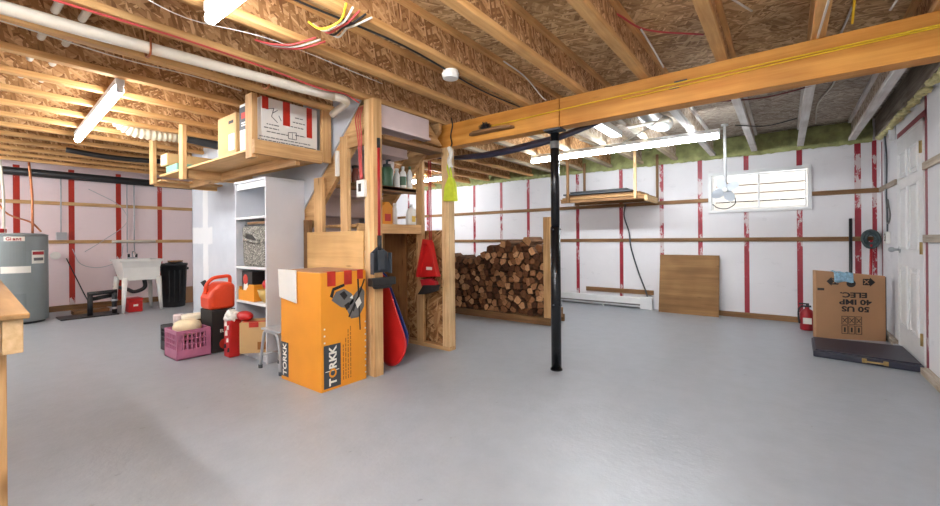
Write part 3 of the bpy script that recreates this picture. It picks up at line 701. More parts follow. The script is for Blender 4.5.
# ------------------------------------------------------------------ white shelf unit and what it holds
u = thing('shelving_unit','tall white open shelving unit against the grey drywall','shelf unit',(-4.0,2.0,0))
for x in (-4.31,-3.71): MB().box(x,1.82,0,x+.02,2.195,1.66).build('side_panel', M['wgrey'], u, .002)
MB().box(-4.315,1.815,1.66,-3.685,2.195,1.682).build('top_panel', M['wgrey'], u, .002)
MB().box(-4.29,1.83,1.60,-3.71,1.845,1.66).build('top_rail', M['white'], u, .002)
MB().box(-4.29,2.18,.06,-3.71,2.19,1.66).build('back_panel', M['wgrey'], u)
for z in (1.335,.86,.53,.08): MB().box(-4.29,1.822,z-.022,-3.71,2.18,z).build('shelf_board', M['white'], u, .002)
MB().box(-4.29,1.84,0,-3.71,1.855,.058).build('kick_board', M['wgrey'], u)
bk = thing('wicker_basket','grey woven basket with an oval handle on the middle shelf','basket',(-3.98,1.99,.86))
wm, nt, bb = base('grey_woven_rush', .8)
wv = nt.nodes.new('ShaderNodeTexVoronoi'); wv.inputs['Scale'].default_value = 70; nt.links.new(coords(nt,(1,1,1.6)).outputs[0], wv.inputs['Vector'])
nt.links.new(ramp(nt, wv.outputs['Color'], [(.1,S(70,68,62)),(.6,S(150,146,136)),(.95,S(196,192,180))]).outputs[0], bb.inputs['Base Color']); bump(nt, bb, wv.outputs['Distance'], .8, .01)
mb = MB(); mb.prism([(-4.19,.862),(-3.77,.862),(-3.745,1.245),(-4.215,1.245)],'y',1.84,2.14); mb.build('basket_body', wm, bk, .025, 3)
MB().tube([(-4.15,1.835,1.15),(-4.10,1.832,1.19),(-3.98,1.832,1.18),(-3.87,1.832,1.12),(-3.86,1.834,1.09),(-3.98,1.832,1.10),(-4.12,1.832,1.12),(-4.15,1.835,1.15)],.014,8).build('handle', wm, bk)
MB().prism([(-4.13,1.14),(-4.10,1.17),(-3.98,1.165),(-3.90,1.12),(-3.98,1.11),(-4.11,1.125)],'y',1.836,1.8395).build('handle_opening', M['ink'], bk)
tag(MB().box(-4.2,1.86,1.2465,-3.75,2.15,1.262).build('folder_binder', M['black'], None, .003), 'dark flat folder lying on top of the grey basket', 'folder')
tag(MB().box(-4.12,1.85,1.263,-3.73,2.12,1.285).build('wooden_tray', M['darkx'], None, .003), 'thin brown tray on the folder above the basket', 'tray')
bottle('lotion_bottle','little white bottle alone on the top shelf of the white unit','bottle',-3.745,1.87,1.3355,.022,.15,M['plast'],M['card'],.6)
c = thing('game_box','black and red printed box in an orange tray, beside the wicker basket shelf','box',(-4.17,1.9,.531))
MB().box(-4.26,1.86,.545,-4.05,1.98,.81).build('carton', M['ink'], c, .003)
MB().ball((-4.18,1.858,.73),.05,.003,.05).build('red_print', M['redt'], c); MB().prism([(-4.23,.60),(-4.12,.61),(-4.14,.70),(-4.21,.69)],'y',1.857,1.8595).build('white_print', M['inkw'], c)
tr = thing('card_tray','open orange cardboard tray on the third shelf','tray',(-4.0,1.95,.5305))
t = MB(); t.box(-4.28,1.835,.531,-3.96,2.1,.54); t.prism([(-4.28,.54),(-3.96,.54),(-3.96,.69),(-4.06,.69),(-4.12,.63),(-4.28,.63)],'y',1.835,1.842); t.box(-4.28,1.842,.54,-4.272,2.1,.66); t.box(-3.968,1.842,.54,-3.96,2.1,.69); t.box(-4.28,2.092,.54,-3.96,2.1,.66)
t.build('tray_walls', M['cardo'], tr)
c = thing('game_box','black box with a red print at the inner side of the third shelf','box',(-3.86,2.0,.531))
MB().box(-3.94,2.03,.531,-3.73,2.17,.82).build('carton', M['ink'], c, .003); MB().ball((-3.83,2.028,.75),.06,.003,.045).build('red_print', M['redt'], c)
tag(MB().ball((-3.83,1.90,.70),.045,.045,.05).build('red_ball', M['red']), 'small red round thing in the yellow bowl', 'ball')
tag(MB().lathe([(.03,0),(.05,.004),(.085,.06),(.10,.12),(.094,.12),(.08,.064),(.04,.012),(.0,.01)],(-3.83,1.915,.5305),24).build('bamboo_bowl', M['bowl']), 'yellow bowl at the edge of the third shelf', 'bowl')
tag(MB().cyl((-3.80,1.95,.40),(-3.78,2.16,.40),.06,n=18).build('cloth_roll', M['redp']), 'dark red roll lying in the lowest bay of the white unit', 'roll')
tag(MB().box(-3.95,2.05,.081,-3.73,2.17,.338).build('storage_box', M['dkgrey'], None, .004), 'dark box standing under the red roll in the lowest bay', 'box')

# things in front of the unit
b_ = thing('shipping_box','tan cardboard box with red tape, sticking out of the lowest bay of the white unit','box',(-3.98,1.75,.081))
TB = Matrix.Translation((-3.93,1.69,.0815)) @ Matrix.Rotation(math.radians(50),4,'Z')
def tbx(n_, x0,y0,z0,x1,y1,z1,m,bv=0): MB().box(x0,y0,z0,x1,y1,z1).xf(TB).build(n_, M[m], b_, bv)
tbx('carton',0,0,0,.26,.22,.28,'cardl',.004)
tbx('tape_strip',-.0015,.03,.03,-.0003,.09,.17,'redt'); tbx('tape_strip',.08,-.0015,.235,.16,-.0003,.282,'redt'); tbx('tape_strip',.02,.02,.2803,.25,.07,.282,'redt'); tbx('tape_strip',-.0015,.12,.22,-.0003,.2,.282,'redt')
tbx('printed_mark',.15,-.0012,.03,.22,-.0003,.10,'inkb')
g = thing('gift_bag','red bag with a bunched white top beside the tan taped box','bag',(-4.36,1.72,0))
MB().prism([(-4.29,0),(-4.17,0),(-4.13,.36),(-4.29,.36)],'y',1.70,1.80).build('pouch', M['red'], g, .012)
mb = MB()
for k in range(16):
    q0 = len(mb.v); mb.ball((-4.29+.15*R(),1.71+.07*R(),.36+.05*R()),.03+.02*R(),.03,.025+.015*R(),7)
    for v in mb.v[q0:]: v += Vector((R()-.5,R()-.5,R()-.5))*.014
mb.build('white_lining', M['inkw'], g)
for x0, z0, s in ((-4.28,.08,.05),(-4.26,.2,.06),(-4.21,.05,.05),(-4.22,.26,.05),(-4.27,.29,.06),(-4.23,.14,.05)): MB().prism([(x0,z0),(x0+s,z0+.01),(x0+s*.9,z0+s),(x0+.01,z0+s*.8)],'y',1.698,1.6995).build('printed_patch', M['inkw'] if z0>.1 else M['ink'], g)
tag(MB().ball((-4.02,1.78,.405),.11,.06,.045,12).build('red_cushion', M['red']), 'red cushion lying on top of the tan taped box', 'cushion')
e = thing('appliance_box','black printed box under the orange fuel can','box',(-4.6,1.77,0))
MB().box(-4.76,1.67,0,-4.475,1.885,.42).build('carton', M['ink'], e, .004)
text('box_lettering','ELITE',.042,(-4.4745,1.79,.21),(0,1,0),(0,0,1),M['inkw'],e,.001)
MB().ball((-4.4745,1.78,.08),.002,.045,.05).build('red_print', M['redt'], e); MB().box(-4.476,1.84,.34,-4.474,1.86,.36).build('white_print', M['inkw'], e)
fc = thing('fuel_can','orange red plastic fuel can standing on the black printed box','jerry can',(-4.61,1.775,.42))
MB().prism([(1.66,.4215),(1.90,.4215),(1.905,.66),(1.86,.685),(1.77,.69),(1.69,.62),(1.655,.54)],'x',-4.74,-4.50).build('tank', M['orange'], fc, .03, 3)
MB().tube([(-4.62,1.665,.58),(-4.62,1.675,.66),(-4.62,1.73,.725),(-4.62,1.82,.74),(-4.62,1.89,.735),(-4.62,1.895,.66)],.018,10).build('carry_handle', M['orange'], fc)
MB().prism([(1.70,.45),(1.87,.45),(1.87,.62),(1.80,.64),(1.71,.57)],'x',-4.502,-4.496).build('side_rib', M['orange'], fc, .01)
MB().cyl((-4.70,1.71,.64),(-4.72,1.68,.70),.025,n=12).build('filler_cap', M['black'], fc)

def crate(name, label, x0, y0, x1, y1, h, mat):
    mb = MB(); t = .012
    mb.box(x0,y0,0,x1,y1,.012)
    for (a0,b0,a1,b1) in ((x0,y0,x1,y0+t),(x0,y1-t,x1,y1),(x0,y0+t,x0+t,y1-t),(x1-t,y0+t,x1,y1-t)):
        mb.box(a0,b0,.0,a1,b1,.09); mb.box(a0,b0,h-.035,a1,b1,h)
        lx = (a1-a0) > (b1-b0); L = (a1-a0) if lx else (b1-b0); n = 7
        for k in range(n+1):
            p = k/n*(L-.016)
            wide = .03 if k in (0,n) else .014
            p2 = min(p, L-wide)
            if lx: mb.box(a0+p2,b0,.09,a0+p2+wide,b1,h-.035)
            else: mb.box(a0,b0+p2,.09,a1,b0+p2+wide,h-.035)
        for z in (.135,.185):
            if z < h-.05: mb.box(a0,b0,z-.006,a1,b1,z+.006)
    o = mb.build(name, mat, None, .0015, 1); return tag(o, label, 'crate')
crate('milk_crate','mauve pink plastic milk crate with a cream gourd on top',-4.79,1.37,-4.465,1.655,.27,M['pink'])
crate('milk_crate','black plastic milk crate beside the mauve one',-5.12,1.43,-4.80,1.73,.25,M['black'])
tag(MB().lathe([(.0,0),(.06,.004),(.105,.03),(.122,.075),(.108,.12),(.06,.145),(.0,.14)],(-4.63,1.51,.0),24).xf(Matrix.Translation((0,0,.20))).build('cream_gourd', M['gourd']), 'cream round gourd sitting in the mauve crate', 'gourd')
tag(MB().lathe([(.09,0),(.10,.01),(.105,.10),(.10,.105),(.03,.106),(0,.106)],(-4.86,1.64,.25),22).build('snack_tub', M['cream']), 'cream round tub on the black crate', 'tub')
tag(MB().cyl((-4.86,1.64,.285),(-4.86,1.64,.315),.1058,n=22,caps=False).build('tub_band', M['darkx'], bpy.data.objects['snack_tub']) and bpy.data.objects['snack_tub'], 'cream round tub with a brown band on the black crate', 'tub')
tag(MB().lathe([(.045,0),(.05,.005),(.05,.09),(.042,.1),(.0,.1)],(-5.02,1.56,.25),18).build('pink_jar', M['pinkw']), 'small pinkish jar on the black crate', 'jar')
tag(MB().box(-5.10,1.45,.236,-4.82,1.71,.2495).build('crate_lid', M['black'], None, .002), 'flat black lid closing the black crate', 'lid')
s = thing('spray_bottle','white trigger spray bottle standing behind the mauve crate','spray bottle',(-4.85,1.93,0))
MB().lathe([(.05,0),(.055,.01),(.055,.3),(.018,.37),(.018,.39)],(-4.85,1.93,0),16).build('body', M['plast'], s)
MB().box(-4.90,1.90,.385,-4.83,2.0,.43).bar((-4.86,1.91,.41),(-4.86,1.86,.43),.02,.02).box(-4.87,1.87,.33,-4.85,1.88,.41).build('trigger_head', M['plast'], s, .004)
tag(MB().box(-5.95,1.72,0,-5.15,2.15,.012).build('rubber_mat', M['darkx'], None, .003), 'small brownish mat on the floor behind the black crate', 'mat')

# folding step stool
s = thing('step_stool','grey metal folding step stool between the white unit and the orange carton','stool',(-3.435,1.82,0))
MB().box(-3.595,1.72,.34,-3.275,1.92,.358).build('step_plate', M['alu'], s, .006)
for y in (1.735,1.905):
    MB().tube([(-3.635,y,.012),(-3.580,y,.26),(-3.550,y,.325),(-3.480,y,.335),(-3.400,y,.335),(-3.340,y,.31),(-3.300,y,.18),(-3.290,y,.012)],.013,8,sub=4).build('leg', M['alu'], s)
for y in (1.735,1.905):
    for x in (-3.635,-3.290): MB().cyl((x,y,0),(x,y,.03),.018,n=10).build('rubber_foot', M['dkgrey'], s)
MB().cyl((-3.60,1.735,.12),(-3.60,1.905,.12),.01,n=8).build('cross_bar', M['alu'], s)
MB().bar((-3.55,1.80,.32),(-3.34,1.80,.10),.02,.006).build('folding_brace', M['alu'], s)

# ------------------------------------------------------------------ hanging platform with boxes
h = thing('hanging_loft_shelf','wooden loft shelf hung from the joists above the white unit','loft shelf',(-4.2,1.85,1.75))
MB().box(-5.50,1.54,1.825,-3.25,2.185,1.843).build('plywood_board', M['ply'], h, .002)
for n_, x0, x1, y0, y1, z0, m in (('post',-3.36,-3.25,1.50,1.545,1.75,'lumz'),('post',-3.245,-3.205,2.08,2.17,1.79,'lumz'),('post',-4.79,-4.69,1.50,1.539,1.72,'lumz'),('post',-5.70,-5.59,1.50,1.54,1.75,'lumz')):
    MB().box(x0,y0,z0,x1,y1,2.45 if x0 == -4.79 else 2.249).build(n_, M[m], h, .003)
MB().box(-3.248,1.50,1.775,-3.21,2.08,1.885).build('side_rail', M['lumy'], h, .003)
MB().box(-5.70,1.542,1.735,-5.66,2.185,1.823).build('side_rail', M['lumy'], h, .003); MB().box(-5.66,1.55,1.78,-5.50,2.185,1.80).build('end_board', M['lumx'], h, .003)
MB().box(-4.76,1.56,1.735,-4.72,2.185,1.823).build('side_rail', M['lumy'], h, .003)
MB().box(-5.6,1.86,1.74,-3.26,1.90,1.823).build('long_rail', M['lumx'], h, .003)
b_ = thing('appliance_carton','white printed carton with three red tape strips on the hanging loft shelf','box',(-3.44,1.78,1.8435))
MB().box(-3.64,1.58,1.8435,-3.262,2.065,2.245).build('carton', M['cardw'], b_, .004)
xf = -3.2617
for y0, y1, z0 in ((1.585,1.635,2.15),(1.755,1.815,2.05),(1.965,2.015,1.99)): MB().box(xf-.0005,y0,z0,xf+.002,y1,2.246).build('tape_strip', M['redt'], b_)
mb = MB(); random.seed(3)
for z, y0, y1 in ((1.90,1.55,1.95),(1.925,1.56,2.0),(1.97,1.62,1.80),(2.0,1.6,1.72),(2.03,1.62,1.72),(2.05,1.82,1.94),(2.09,1.84,1.95),(2.13,1.86,1.93),(1.985,1.86,1.95)):
    y = y0
    while y < y1:
        q = .01+.03*R(); mb.box(xf-.0004,y,z,xf+.0012,min(y+q,y1),z+.008); y += q+.006
for k in range(26): y = 1.56+k*.016; mb.box(xf-.0004,y,1.875,xf+.0012,y+.006,1.875+.012*R()+.006)
mb.build('line_print', M['inkg'], b_)
mb = MB()
def ln(a, b, w=.006):
    d = Vector((0,b[0]-a[0],b[1]-a[1])); n = Vector((0,-d.z,d.y)).normalized()*w/2; A = Vector((0,)+a); B = Vector((0,)+b)
    mb.prism([(q.y,q.z) for q in (A-n,B-n,B+n,A+n)],'x',xf-.0004,xf+.0013)
ln((1.62,2.15),(1.68,2.17)); ln((1.68,2.17),(1.66,2.10)); ln((1.66,2.10),(1.71,2.06)); ln((1.71,2.16),(1.67,2.13)); ln((1.80,2.0),(1.80,1.95)); ln((1.80,2.0),(1.87,2.01)); ln((1.87,2.01),(1.87,1.95)); ln((1.80,1.95),(1.87,1.95)); ln((1.835,2.0),(1.835,1.95),.004); ln((1.72,2.12),(1.74,2.08))
mb.prism([(1.95,1.86),(2.05,1.86),(2.05,1.905),(1.95,1.905)],'x',xf-.0004,xf+.0012)
mb.build('printed_diagram', M['inkg'], b_)
MB().box(-3.635,1.5775,2.03,-3.41,1.5795,2.22).build('dark_print', M['dkgrey'], b_); MB().box(-3.60,1.576,2.12,-3.45,1.5773,2.17).build('red_print', M['redt'], b_)
MB().box(-3.60,1.576,2.06,-3.42,1.5773,2.07).box(-3.60,1.576,2.08,-3.46,1.5773,2.09).build('line_print', M['inkw'], b_)
MB().box(-3.63,1.5775,1.87,-3.53,1.5795,1.99).build('printed_square', M['cream'], b_); MB().box(-3.51,1.5775,1.88,-3.41,1.5795,1.98).build('printed_square', M['cream'], b_)
b_ = thing('cardboard_carton','tan carton with a hand hole on the loft shelf, beside the white printed carton','box',(-3.84,1.7,1.8435))
MB().box(-4.02,1.56,1.8435,-3.66,1.85,2.19).build('carton', M['cardl'], b_, .004)
MB().box(-3.80,1.5585,2.11,-3.71,1.5605,2.135).build('hand_hole', M['ink'], b_); MB().box(-3.80,1.5585,1.88,-3.69,1.5605,2.02).build('pale_label', M['inkw'], b_)
tag(MB().box(-5.44,1.58,1.8435,-5.1,2.0,1.94).build('folded_tarp', M['teal'], None, .012), 'folded green tarp under the long carton on the loft shelf', 'tarp')
b_ = thing('long_carton','long flat tan carton lying across the green tarp on the loft shelf','box',(-5.43,1.86,1.941))
MB().box(-5.54,1.56,1.941,-5.32,2.17,2.07).build('carton', M['cardl'], b_, .003)
MB().box(-5.52,1.558,1.955,-5.36,1.5605,2.06).build('white_label', M['inkw'], b_)

# ------------------------------------------------------------------ pipes on the ceiling
p = thing('drain_pipe','long white drain pipe hung under the joists over the front of the room','pipe',(-2.85,.9,2.2))
MB().tube([(-2.91,-1.25,2.205),(-2.89,.2,2.2),(-2.83,1.0,2.2),(-2.72,1.86,2.195)],.032,14).build('pipe_length', M['pvc'], p)
MB().tube([(-2.725,1.83,2.195),(-2.71,1.93,2.195),(-2.73,1.985,2.192),(-2.79,2.01,2.188),(-2.95,2.05,2.18),(-3.05,2.08,2.175)],.029,12).build('elbow', M['pvc'], p)
for y in (.05,.75,1.4): MB().tube([(-2.93+.05*y,y,2.25),(-2.93+.05*y,y,2.16),(-2.85+.05*y,y,2.158),(-2.85+.05*y,y,2.25)],.006,6,sub=3).build('strap_hanger', M['copper'], p)
for k, (y, l) in enumerate(((.42,'white water pipe running through the joist webs, closer to the corner'),(.53,'white water pipe running through the joist webs, closer to the stairs'))):
    tag(MB().cyl((-9.0,y,2.38),(-2.3-.1*k,y,2.38),.019,n=10).build('ceiling_water_pipe', M['pvc']), l, 'pipe')
d = thing('flexible_duct','ribbed white flexible duct hanging under the joists near the fluorescent strip','duct',(-5.2,1.4,2.2))
mb = MB(); pts = [(-5.41,1.12,2.42),(-5.41,1.18,2.33),(-5.41,1.29,2.27),(-5.41,1.46,2.265),(-5.41,1.62,2.28),(-5.41,1.76,2.29)]
mb.tube(pts, lambda t: .062+.006*math.sin(t*2*PI*17), 16, sub=22); mb.build('ribbed_sleeve', M['cream'], d)
MB().tube([(-5.41,1.74,2.288),(-5.41,1.95,2.27),(-5.40,2.16,2.25)],.05,12).build('grey_coupling', M['dkgrey'], d)
tag(MB().tube([(-6.95,1.0,2.235),(-6.9,1.4,2.20),(-6.85,1.8,2.205),(-6.82,2.1,2.23)],.032,10).build('ceiling_drain_hose', M['black']), 'black pipe sagging under the joists near the drywall corner', 'pipe')

# wires in the ceiling
def wire(label, pts, mat, r=.005, name='ceiling_cable'):
    tag(MB().tube(pts, r, 6).build(name, M[mat]), label, 'cable')
wire('red cable stapled along the joist beside the white drain pipe',[(-2.78,-.6,2.245),(-2.72,.4,2.243),(-2.68,.9,2.24),(-2.70,1.35,2.238),(-2.66,1.7,2.20),(-2.70,1.95,2.235),(-2.72,2.10,2.21)],'cordr',.006)
wire('black cable along the joist passing the smoke detector',[(-1.76,-.5,2.246),(-1.85,.8,2.245),(-1.78,1.7,2.246),(-1.84,2.5,2.244),(-1.82,3.1,2.246)],'black',.006)
wire('thin white cable looping beside the red one near the top edge',[(-2.40,.1,2.244),(-2.32,.45,2.24),(-2.42,.8,2.243),(-2.3,1.2,2.242),(-2.32,2.0,2.24)],'cordw',.0025)
for k, c in enumerate(('cordy','cordw','cordr','black','cordw')):
    wire(['yellow','white','red','black','second white'][k]+' wire in the tangled bundle under the joist behind the drain pipe',[(-2.00,1.22+.025*k,2.262),(-1.955,1.25+.03*k,2.225),(-1.87,1.255+.028*k,2.205+.01*k),(-1.78,1.27+.02*k,2.225),(-1.70,1.24+.04*k,2.262)],c,.006)
for k, c in enumerate(('cordr','cordw','cordr')):
    wire(['red','white','second red'][k]+' wire in the small bundle crossing the joist above the white carton',[(-2.42,1.14+.03*k,2.262),(-2.33,1.19+.03*k,2.23),(-2.23,1.26+.03*k,2.225),(-2.12,1.34+.03*k,2.262)],c,.006)
wire('thin white cable running under the joists alongside the drain pipe',[(-3.17,-.4,2.235),(-3.17,.22,2.235),(-3.20,.7,2.22),(-3.21,1.1,2.235),(-3.24,1.42,2.232)],'cordw',.004)
for k, (x, pts, c, l) in enumerate(((0,[(-.15,3.0,2.46),(-.3,2.6,2.44),(-.62,2.3,2.46),(-.8,2.2,2.48)],'cordw','white cable crossing two joist bays in front of the beam'),
    (0,[(-.95,2.2,2.46),(-.8,2.5,2.45),(-.7,2.8,2.44),(-.42,3.1,2.44)],'cordr','red cable crossing the subfloor in front of the beam'),
    (0,[(-.72,2.75,2.43),(-.70,2.95,2.38),(-.66,3.08,2.28)],'cordw','white cable hanging in the bay just before the beam'),
    (0,[(.18,2.55,2.25),(.165,2.85,2.243),(.155,3.1,2.245)],'cordw','white cable along the joist above the yellow one'),
    (0,[(.32,2.6,2.46),(.30,2.85,2.42),(.30,3.08,2.27)],'cordy','yellow cable dropping from the subfloor to the beam'),
    (0,[(.62,2.6,2.49),(.55,2.9,2.45),(.45,3.1,2.3)],'cordw','white cable slanting down to the beam close to the door wall'))):
    wire(l, pts, c, .006)
wire('white cable hanging to the beam above the post',[(-1.66,2.6,2.43),(-1.62,2.85,2.38),(-1.58,3.05,2.27),(-1.57,3.11,2.255)],'cordw',.005)
wire('maroon cable strung across the whitish joists beyond the beam',[(-.9,4.0,2.246),(-.5,4.1,2.27),(-.1,4.15,2.245),(.3,4.0,2.26),(.5,3.6,2.246),(.75,3.4,2.27)],'cordd',.006)
wire('dark cable sagging across two bays beyond the beam',[(-.4,5.0,2.25),(-.15,5.1,2.22),(.10,5.1,2.25)],'black',.005)
wire('white cable running down the subfloor to the green insulation',[(.33,3.4,2.49),(.30,4.2,2.485),(.36,4.9,2.487),(.28,5.6,2.485),(.30,6.5,2.47)],'cordw',.007)
wire('white cable drooping beside the fluorescent strip beyond the beam',[(-1.9,4.6,2.25),(-1.6,4.8,2.17),(-1.2,4.5,2.2),(-.9,4.2,2.246)],'cordw',.006)
d = thing('metal_duct','silver foil duct tucked between two joists beyond the beam','duct',(-1.1,4.2,2.26))
MB().tube([(-1.10,4.05,2.40),(-1.10,4.2,2.36),(-1.08,4.6,2.33),(-1.06,5.0,2.38)],.085,14).build('foil_sleeve', M['steel'], d)
MB().box(-1.28,4.3,2.236,-.88,4.4,2.248).build('support_strap', M['cream'], d)
d = thing('metal_duct','narrow silver duct between the joists close to the post top','duct',(-1.56,4.2,2.28))
MB().box(-1.62,4.0,2.29,-1.5,4.9,2.36).build('duct_length', M['steel'], d, .004)

# ------------------------------------------------------------------ utility corner
wh = thing('water_heater','tall grey electric water heater in the utility corner','water heater',(-8.45,.74,0))
cx, cyy = -8.45, .74
MB().cyl((cx,cyy,.03),(cx,cyy,1.2),.285,n=40).build('tank', M['heater'], wh, .012)
MB().lathe([(.285,1.2),(.288,1.215),(.24,1.235),(.0,1.245)],(cx,cyy,0),40).build('top_cap', M['heater'], wh)
MB().cyl((cx,cyy,0),(cx,cyy,.03),.25,n=30).build('base_ring', M['black'], wh)
ang0 = math.atan2(-cyy, -cx)
def curved(name, a0, a1, z0, z1, mat, r=.2855, th=.004):
    n = 8; vs = []
    for k in range(n+1):
        a = ang0+a0+(a1-a0)*k/n
        for rr in (r-.004, r+th):
            for z in (z0, z1): vs.append((cx+rr*math.cos(a), cyy+rr*math.sin(a), z))
    fs = []
    for k in range(n):
        i = 4*k; fs += [(i+2,i+6,i+7,i+3),(i,i+1,i+5,i+4),(i+1,i+3,i+7,i+5),(i,i+4,i+6,i+2)]
    fs += [(0,2,3,1),(4*n,4*n+1,4*n+3,4*n+2)]
    return MB().add(vs, fs).build(name, mat, wh)
curved('access_panel',-.62,.22,.80,1.12,M['heatd']); curved('access_panel',-.22,.22,.17,.42,M['heatd'])
bp = curved('brand_plate',-.5,.18,1.13,1.19,M['inkw'],.286); curved('warning_label',.42,.95,.82,1.0,M['inkw'],.286); curved('rating_label',-.62,.38,.70,.79,M['inkw'],.286); curved('red_warning',.44,.93,.94,.985,M['redp'],.2868); curved('label_print',.48,.90,.86,.90,M['inkg'],.2868)
# lettering on the brand plate, one letter after another round the tank
for k, ch in enumerate('Giant'):
    a = ang0-.36+.10*k; rr = .2915
    text('brand_letter', ch, .058, (cx+rr*math.cos(a), cyy+rr*math.sin(a), 1.158), (-math.sin(a),math.cos(a),0), (0,0,1), M['redp'], bp, .002)
for dy, m, l in ((-.14,'pvc','pale water pipe rising from the heater, farther from the tub'),(.13,'copper','copper water pipe rising from the heater, closer to the tub')):
    tag(MB().tube([(cx,cyy+dy,1.24),(cx,cyy+dy,1.5),(cx-.02,cyy+dy+.0,1.8),(cx,cyy+dy-.03,2.24)],.014,8).build('heater_pipe', M[m]), l, 'pipe')
wire('orange cable bending from the heater top to the ceiling',[(cx+.1,cyy+.2,1.265),(cx-.1,cyy+.12,1.4),(cx-.4,cyy-.1,1.55),(cx-.5,cyy-.2,1.9),(cx-.5,cyy-.2,2.25)],'copper',.012,'hanging_cable')
tag(MB().cyl((cx-.05,cyy-.2,1.245),(cx-.05,cyy-.2,1.30),.09,n=18).build('relief_cap', M['red']), 'red cap on top of the water heater', 'cap')
tag(MB().cyl((-9.22,-1.2,2.2),(-9.22,6.6,2.16),.06,n=16).build('wall_drain_pipe', M['black']), 'thick black drain pipe along the top of the pink wall', 'pipe')
for k, (y, z0, l) in enumerate(((1.27,1.2,'thin grey conduit dropping from the ceiling beside the water heater'),(2.11,.92,'grey supply pipe above the laundry tub, closer to the heater'),(2.21,.92,'grey supply pipe above the laundry tub, closer to the black bin'))):
    tag(MB().cyl((-9.265,y,z0),(-9.265,y,2.24),.009,n=8).build('hanging_water_pipe', M['alu']), l, 'pipe')
wire('grey cable looping on the pink wall above the tub side',[(-9.255,1.6,2.0),(-9.255,2.0,1.75),(-9.255,2.1,1.45),(-9.255,1.8,1.15),(-9.255,1.55,.95)],'alu',.005,'hanging_wall_cable')
wire('grey cable hanging in a loop beneath the lower wall strap',[(-9.255,2.05,1.05),(-9.255,2.0,.80),(-9.255,1.75,.68),(-9.255,1.5,.75),(-9.255,1.4,1.0)],'alu',.005,'hanging_wall_cable')
wire('black cord hanging from the wall box to the floor pump',[(-9.27,1.33,.85),(-9.25,1.45,.5),(-9.2,1.55,.2),(-9.0,1.6,.03)],'black',.008,'hanging_wall_cable')
tag(MB().cyl((-9.255,1.90,1.117),(-9.255,2.52,1.117),.022,n=10).build('hanging_water_pipe', M['pvc']), 'cream plastic pipe fixed along the lower strap above the laundry tub', 'pipe')
o = thing('outlet_box','grey outlet box with plugs on the lower strap of the pink wall','outlet box',(-9.26,1.28,1.0))
MB().box(-9.276,1.21,1.15,-9.20,1.33,1.27).build('box', M['alu'], o, .004); MB().cyl((-9.26,1.2,.90),(-9.2,1.2,.90),.06,n=16).build('plug', M['plast'], o, .004)
# laundry tub
t = thing('laundry_tub','white plastic laundry tub on four legs against the pink wall','laundry tub',(-8.4,2.03,0))
def frus(mb, a, b, z0, z1):
    (x0,y0,x1,y1), (X0,Y0,X1,Y1) = a, b
    mb.add([(x0,y0,z0),(x1,y0,z0),(x1,y1,z0),(x0,y1,z0),(X0,Y0,z1),(X1,Y0,z1),(X1,Y1,z1),(X0,Y1,z1)],[(3,2,1,0),(0,1,5,4),(1,2,6,5),(2,3,7,6),(3,0,4,7)])
mb = MB(); frus(mb,(-8.60,1.84,-8.16,2.23),(-8.66,1.77,-8.1,2.29),.50,.80); frus(mb,(-8.58,1.86,-8.18,2.21),(-8.63,1.80,-8.13,2.26),.52,.80)
mb.build('basin', M['plast'], t)
mb = MB(); ring_ = (-8.68,1.75,-8.08,2.31); mb.box(-8.68,1.75,.795,-8.08,1.80,.83).box(-8.68,2.26,.795,-8.08,2.31,.83).box(-8.13,1.80,.795,-8.08,2.26,.83).box(-8.68,1.80,.795,-8.60,2.26,.83).build('rim', M['plast'], t, .006)
mb = MB().box(-8.16,1.80,.50,-8.12,2.27,.80).build('front_apron', M['plast'], t, .006)
for x, y, sx, sy in ((-8.14,1.82,.03,-.03),(-8.14,2.25,.03,.03),(-8.60,1.82,-.03,-.03),(-8.60,2.25,-.03,.03)):
    MB().cyl((x+sx,y+sy,0),(x,y,.55),.024,.045,n=4).build('leg', M['plast'], t)
fa = thing('tap_faucet','dark two-handled tap on the laundry tub','tap',(-8.62,2.03,.83))
MB().box(-8.655,1.97,.831,-8.615,2.10,.855).build('tap_body', M['steel'], fa, .004)
for y in (1.985,2.085): MB().cyl((-8.635,y,.855),(-8.635,y,.91),.016,n=10).build('tap_handle', M['black'], fa)
MB().tube([(-8.635,2.035,.85),(-8.635,2.035,.93),(-8.57,2.035,.95),(-8.50,2.035,.93),(-8.48,2.035,.89)],.011,8).build('spout', M['steel'], fa)
tb = thing('red_toolbox','small red box on the floor under the laundry tub','box',(-8.3,1.98,0))
MB().box(-8.42,1.87,0,-8.17,2.05,.17).build('box', M['red'], tb, .008); MB().box(-8.425,1.865,.171,-8.165,2.055,.215).build('lid', M['red'], tb, .008); MB().box(-8.166,1.93,.09,-8.1645,1.99,.12).build('label', M['inkw'], tb)
MB().tube([(-8.35,2.12,.5),(-8.35,2.12,.36),(-8.40,2.0,.30),(-8.6,1.95,.33),(-9.1,1.9,.35)],.03,8).build('trap_pipe', M['black'], t)
bn = thing('trash_bin','black plastic trash bin beside the laundry tub','bin',(-8.35,2.53,0))
MB().lathe([(.155,0),(.16,.01),(.19,.70),(.2,.70),(.2,.735),(.185,.735),(.175,.69),(.15,.05),(0,.05)],(-8.35,2.53,0),28).build('bin_body', M['black'], bn)
for y in (2.34,2.72): MB().box(-8.39,y-.02,.62,-8.31,y+.02,.66).build('handle', M['black'], bn, .004)
for k in range(4): MB().box(-8.151,2.40+.075*k,.1,-8.166,2.415+.075*k,.62).build('rib', M['black'], bn)
mb = MB(); random.seed(5)
for k in range(7): mb.ball((-8.42+.16*R(),2.43+.2*R(),.70+.03*R()),.07,.07,.045,8)
tag(mb.build('rubbish_bag', M['dkgrey']), 'dark crumpled rubbish bag filling the black bin', 'bag')
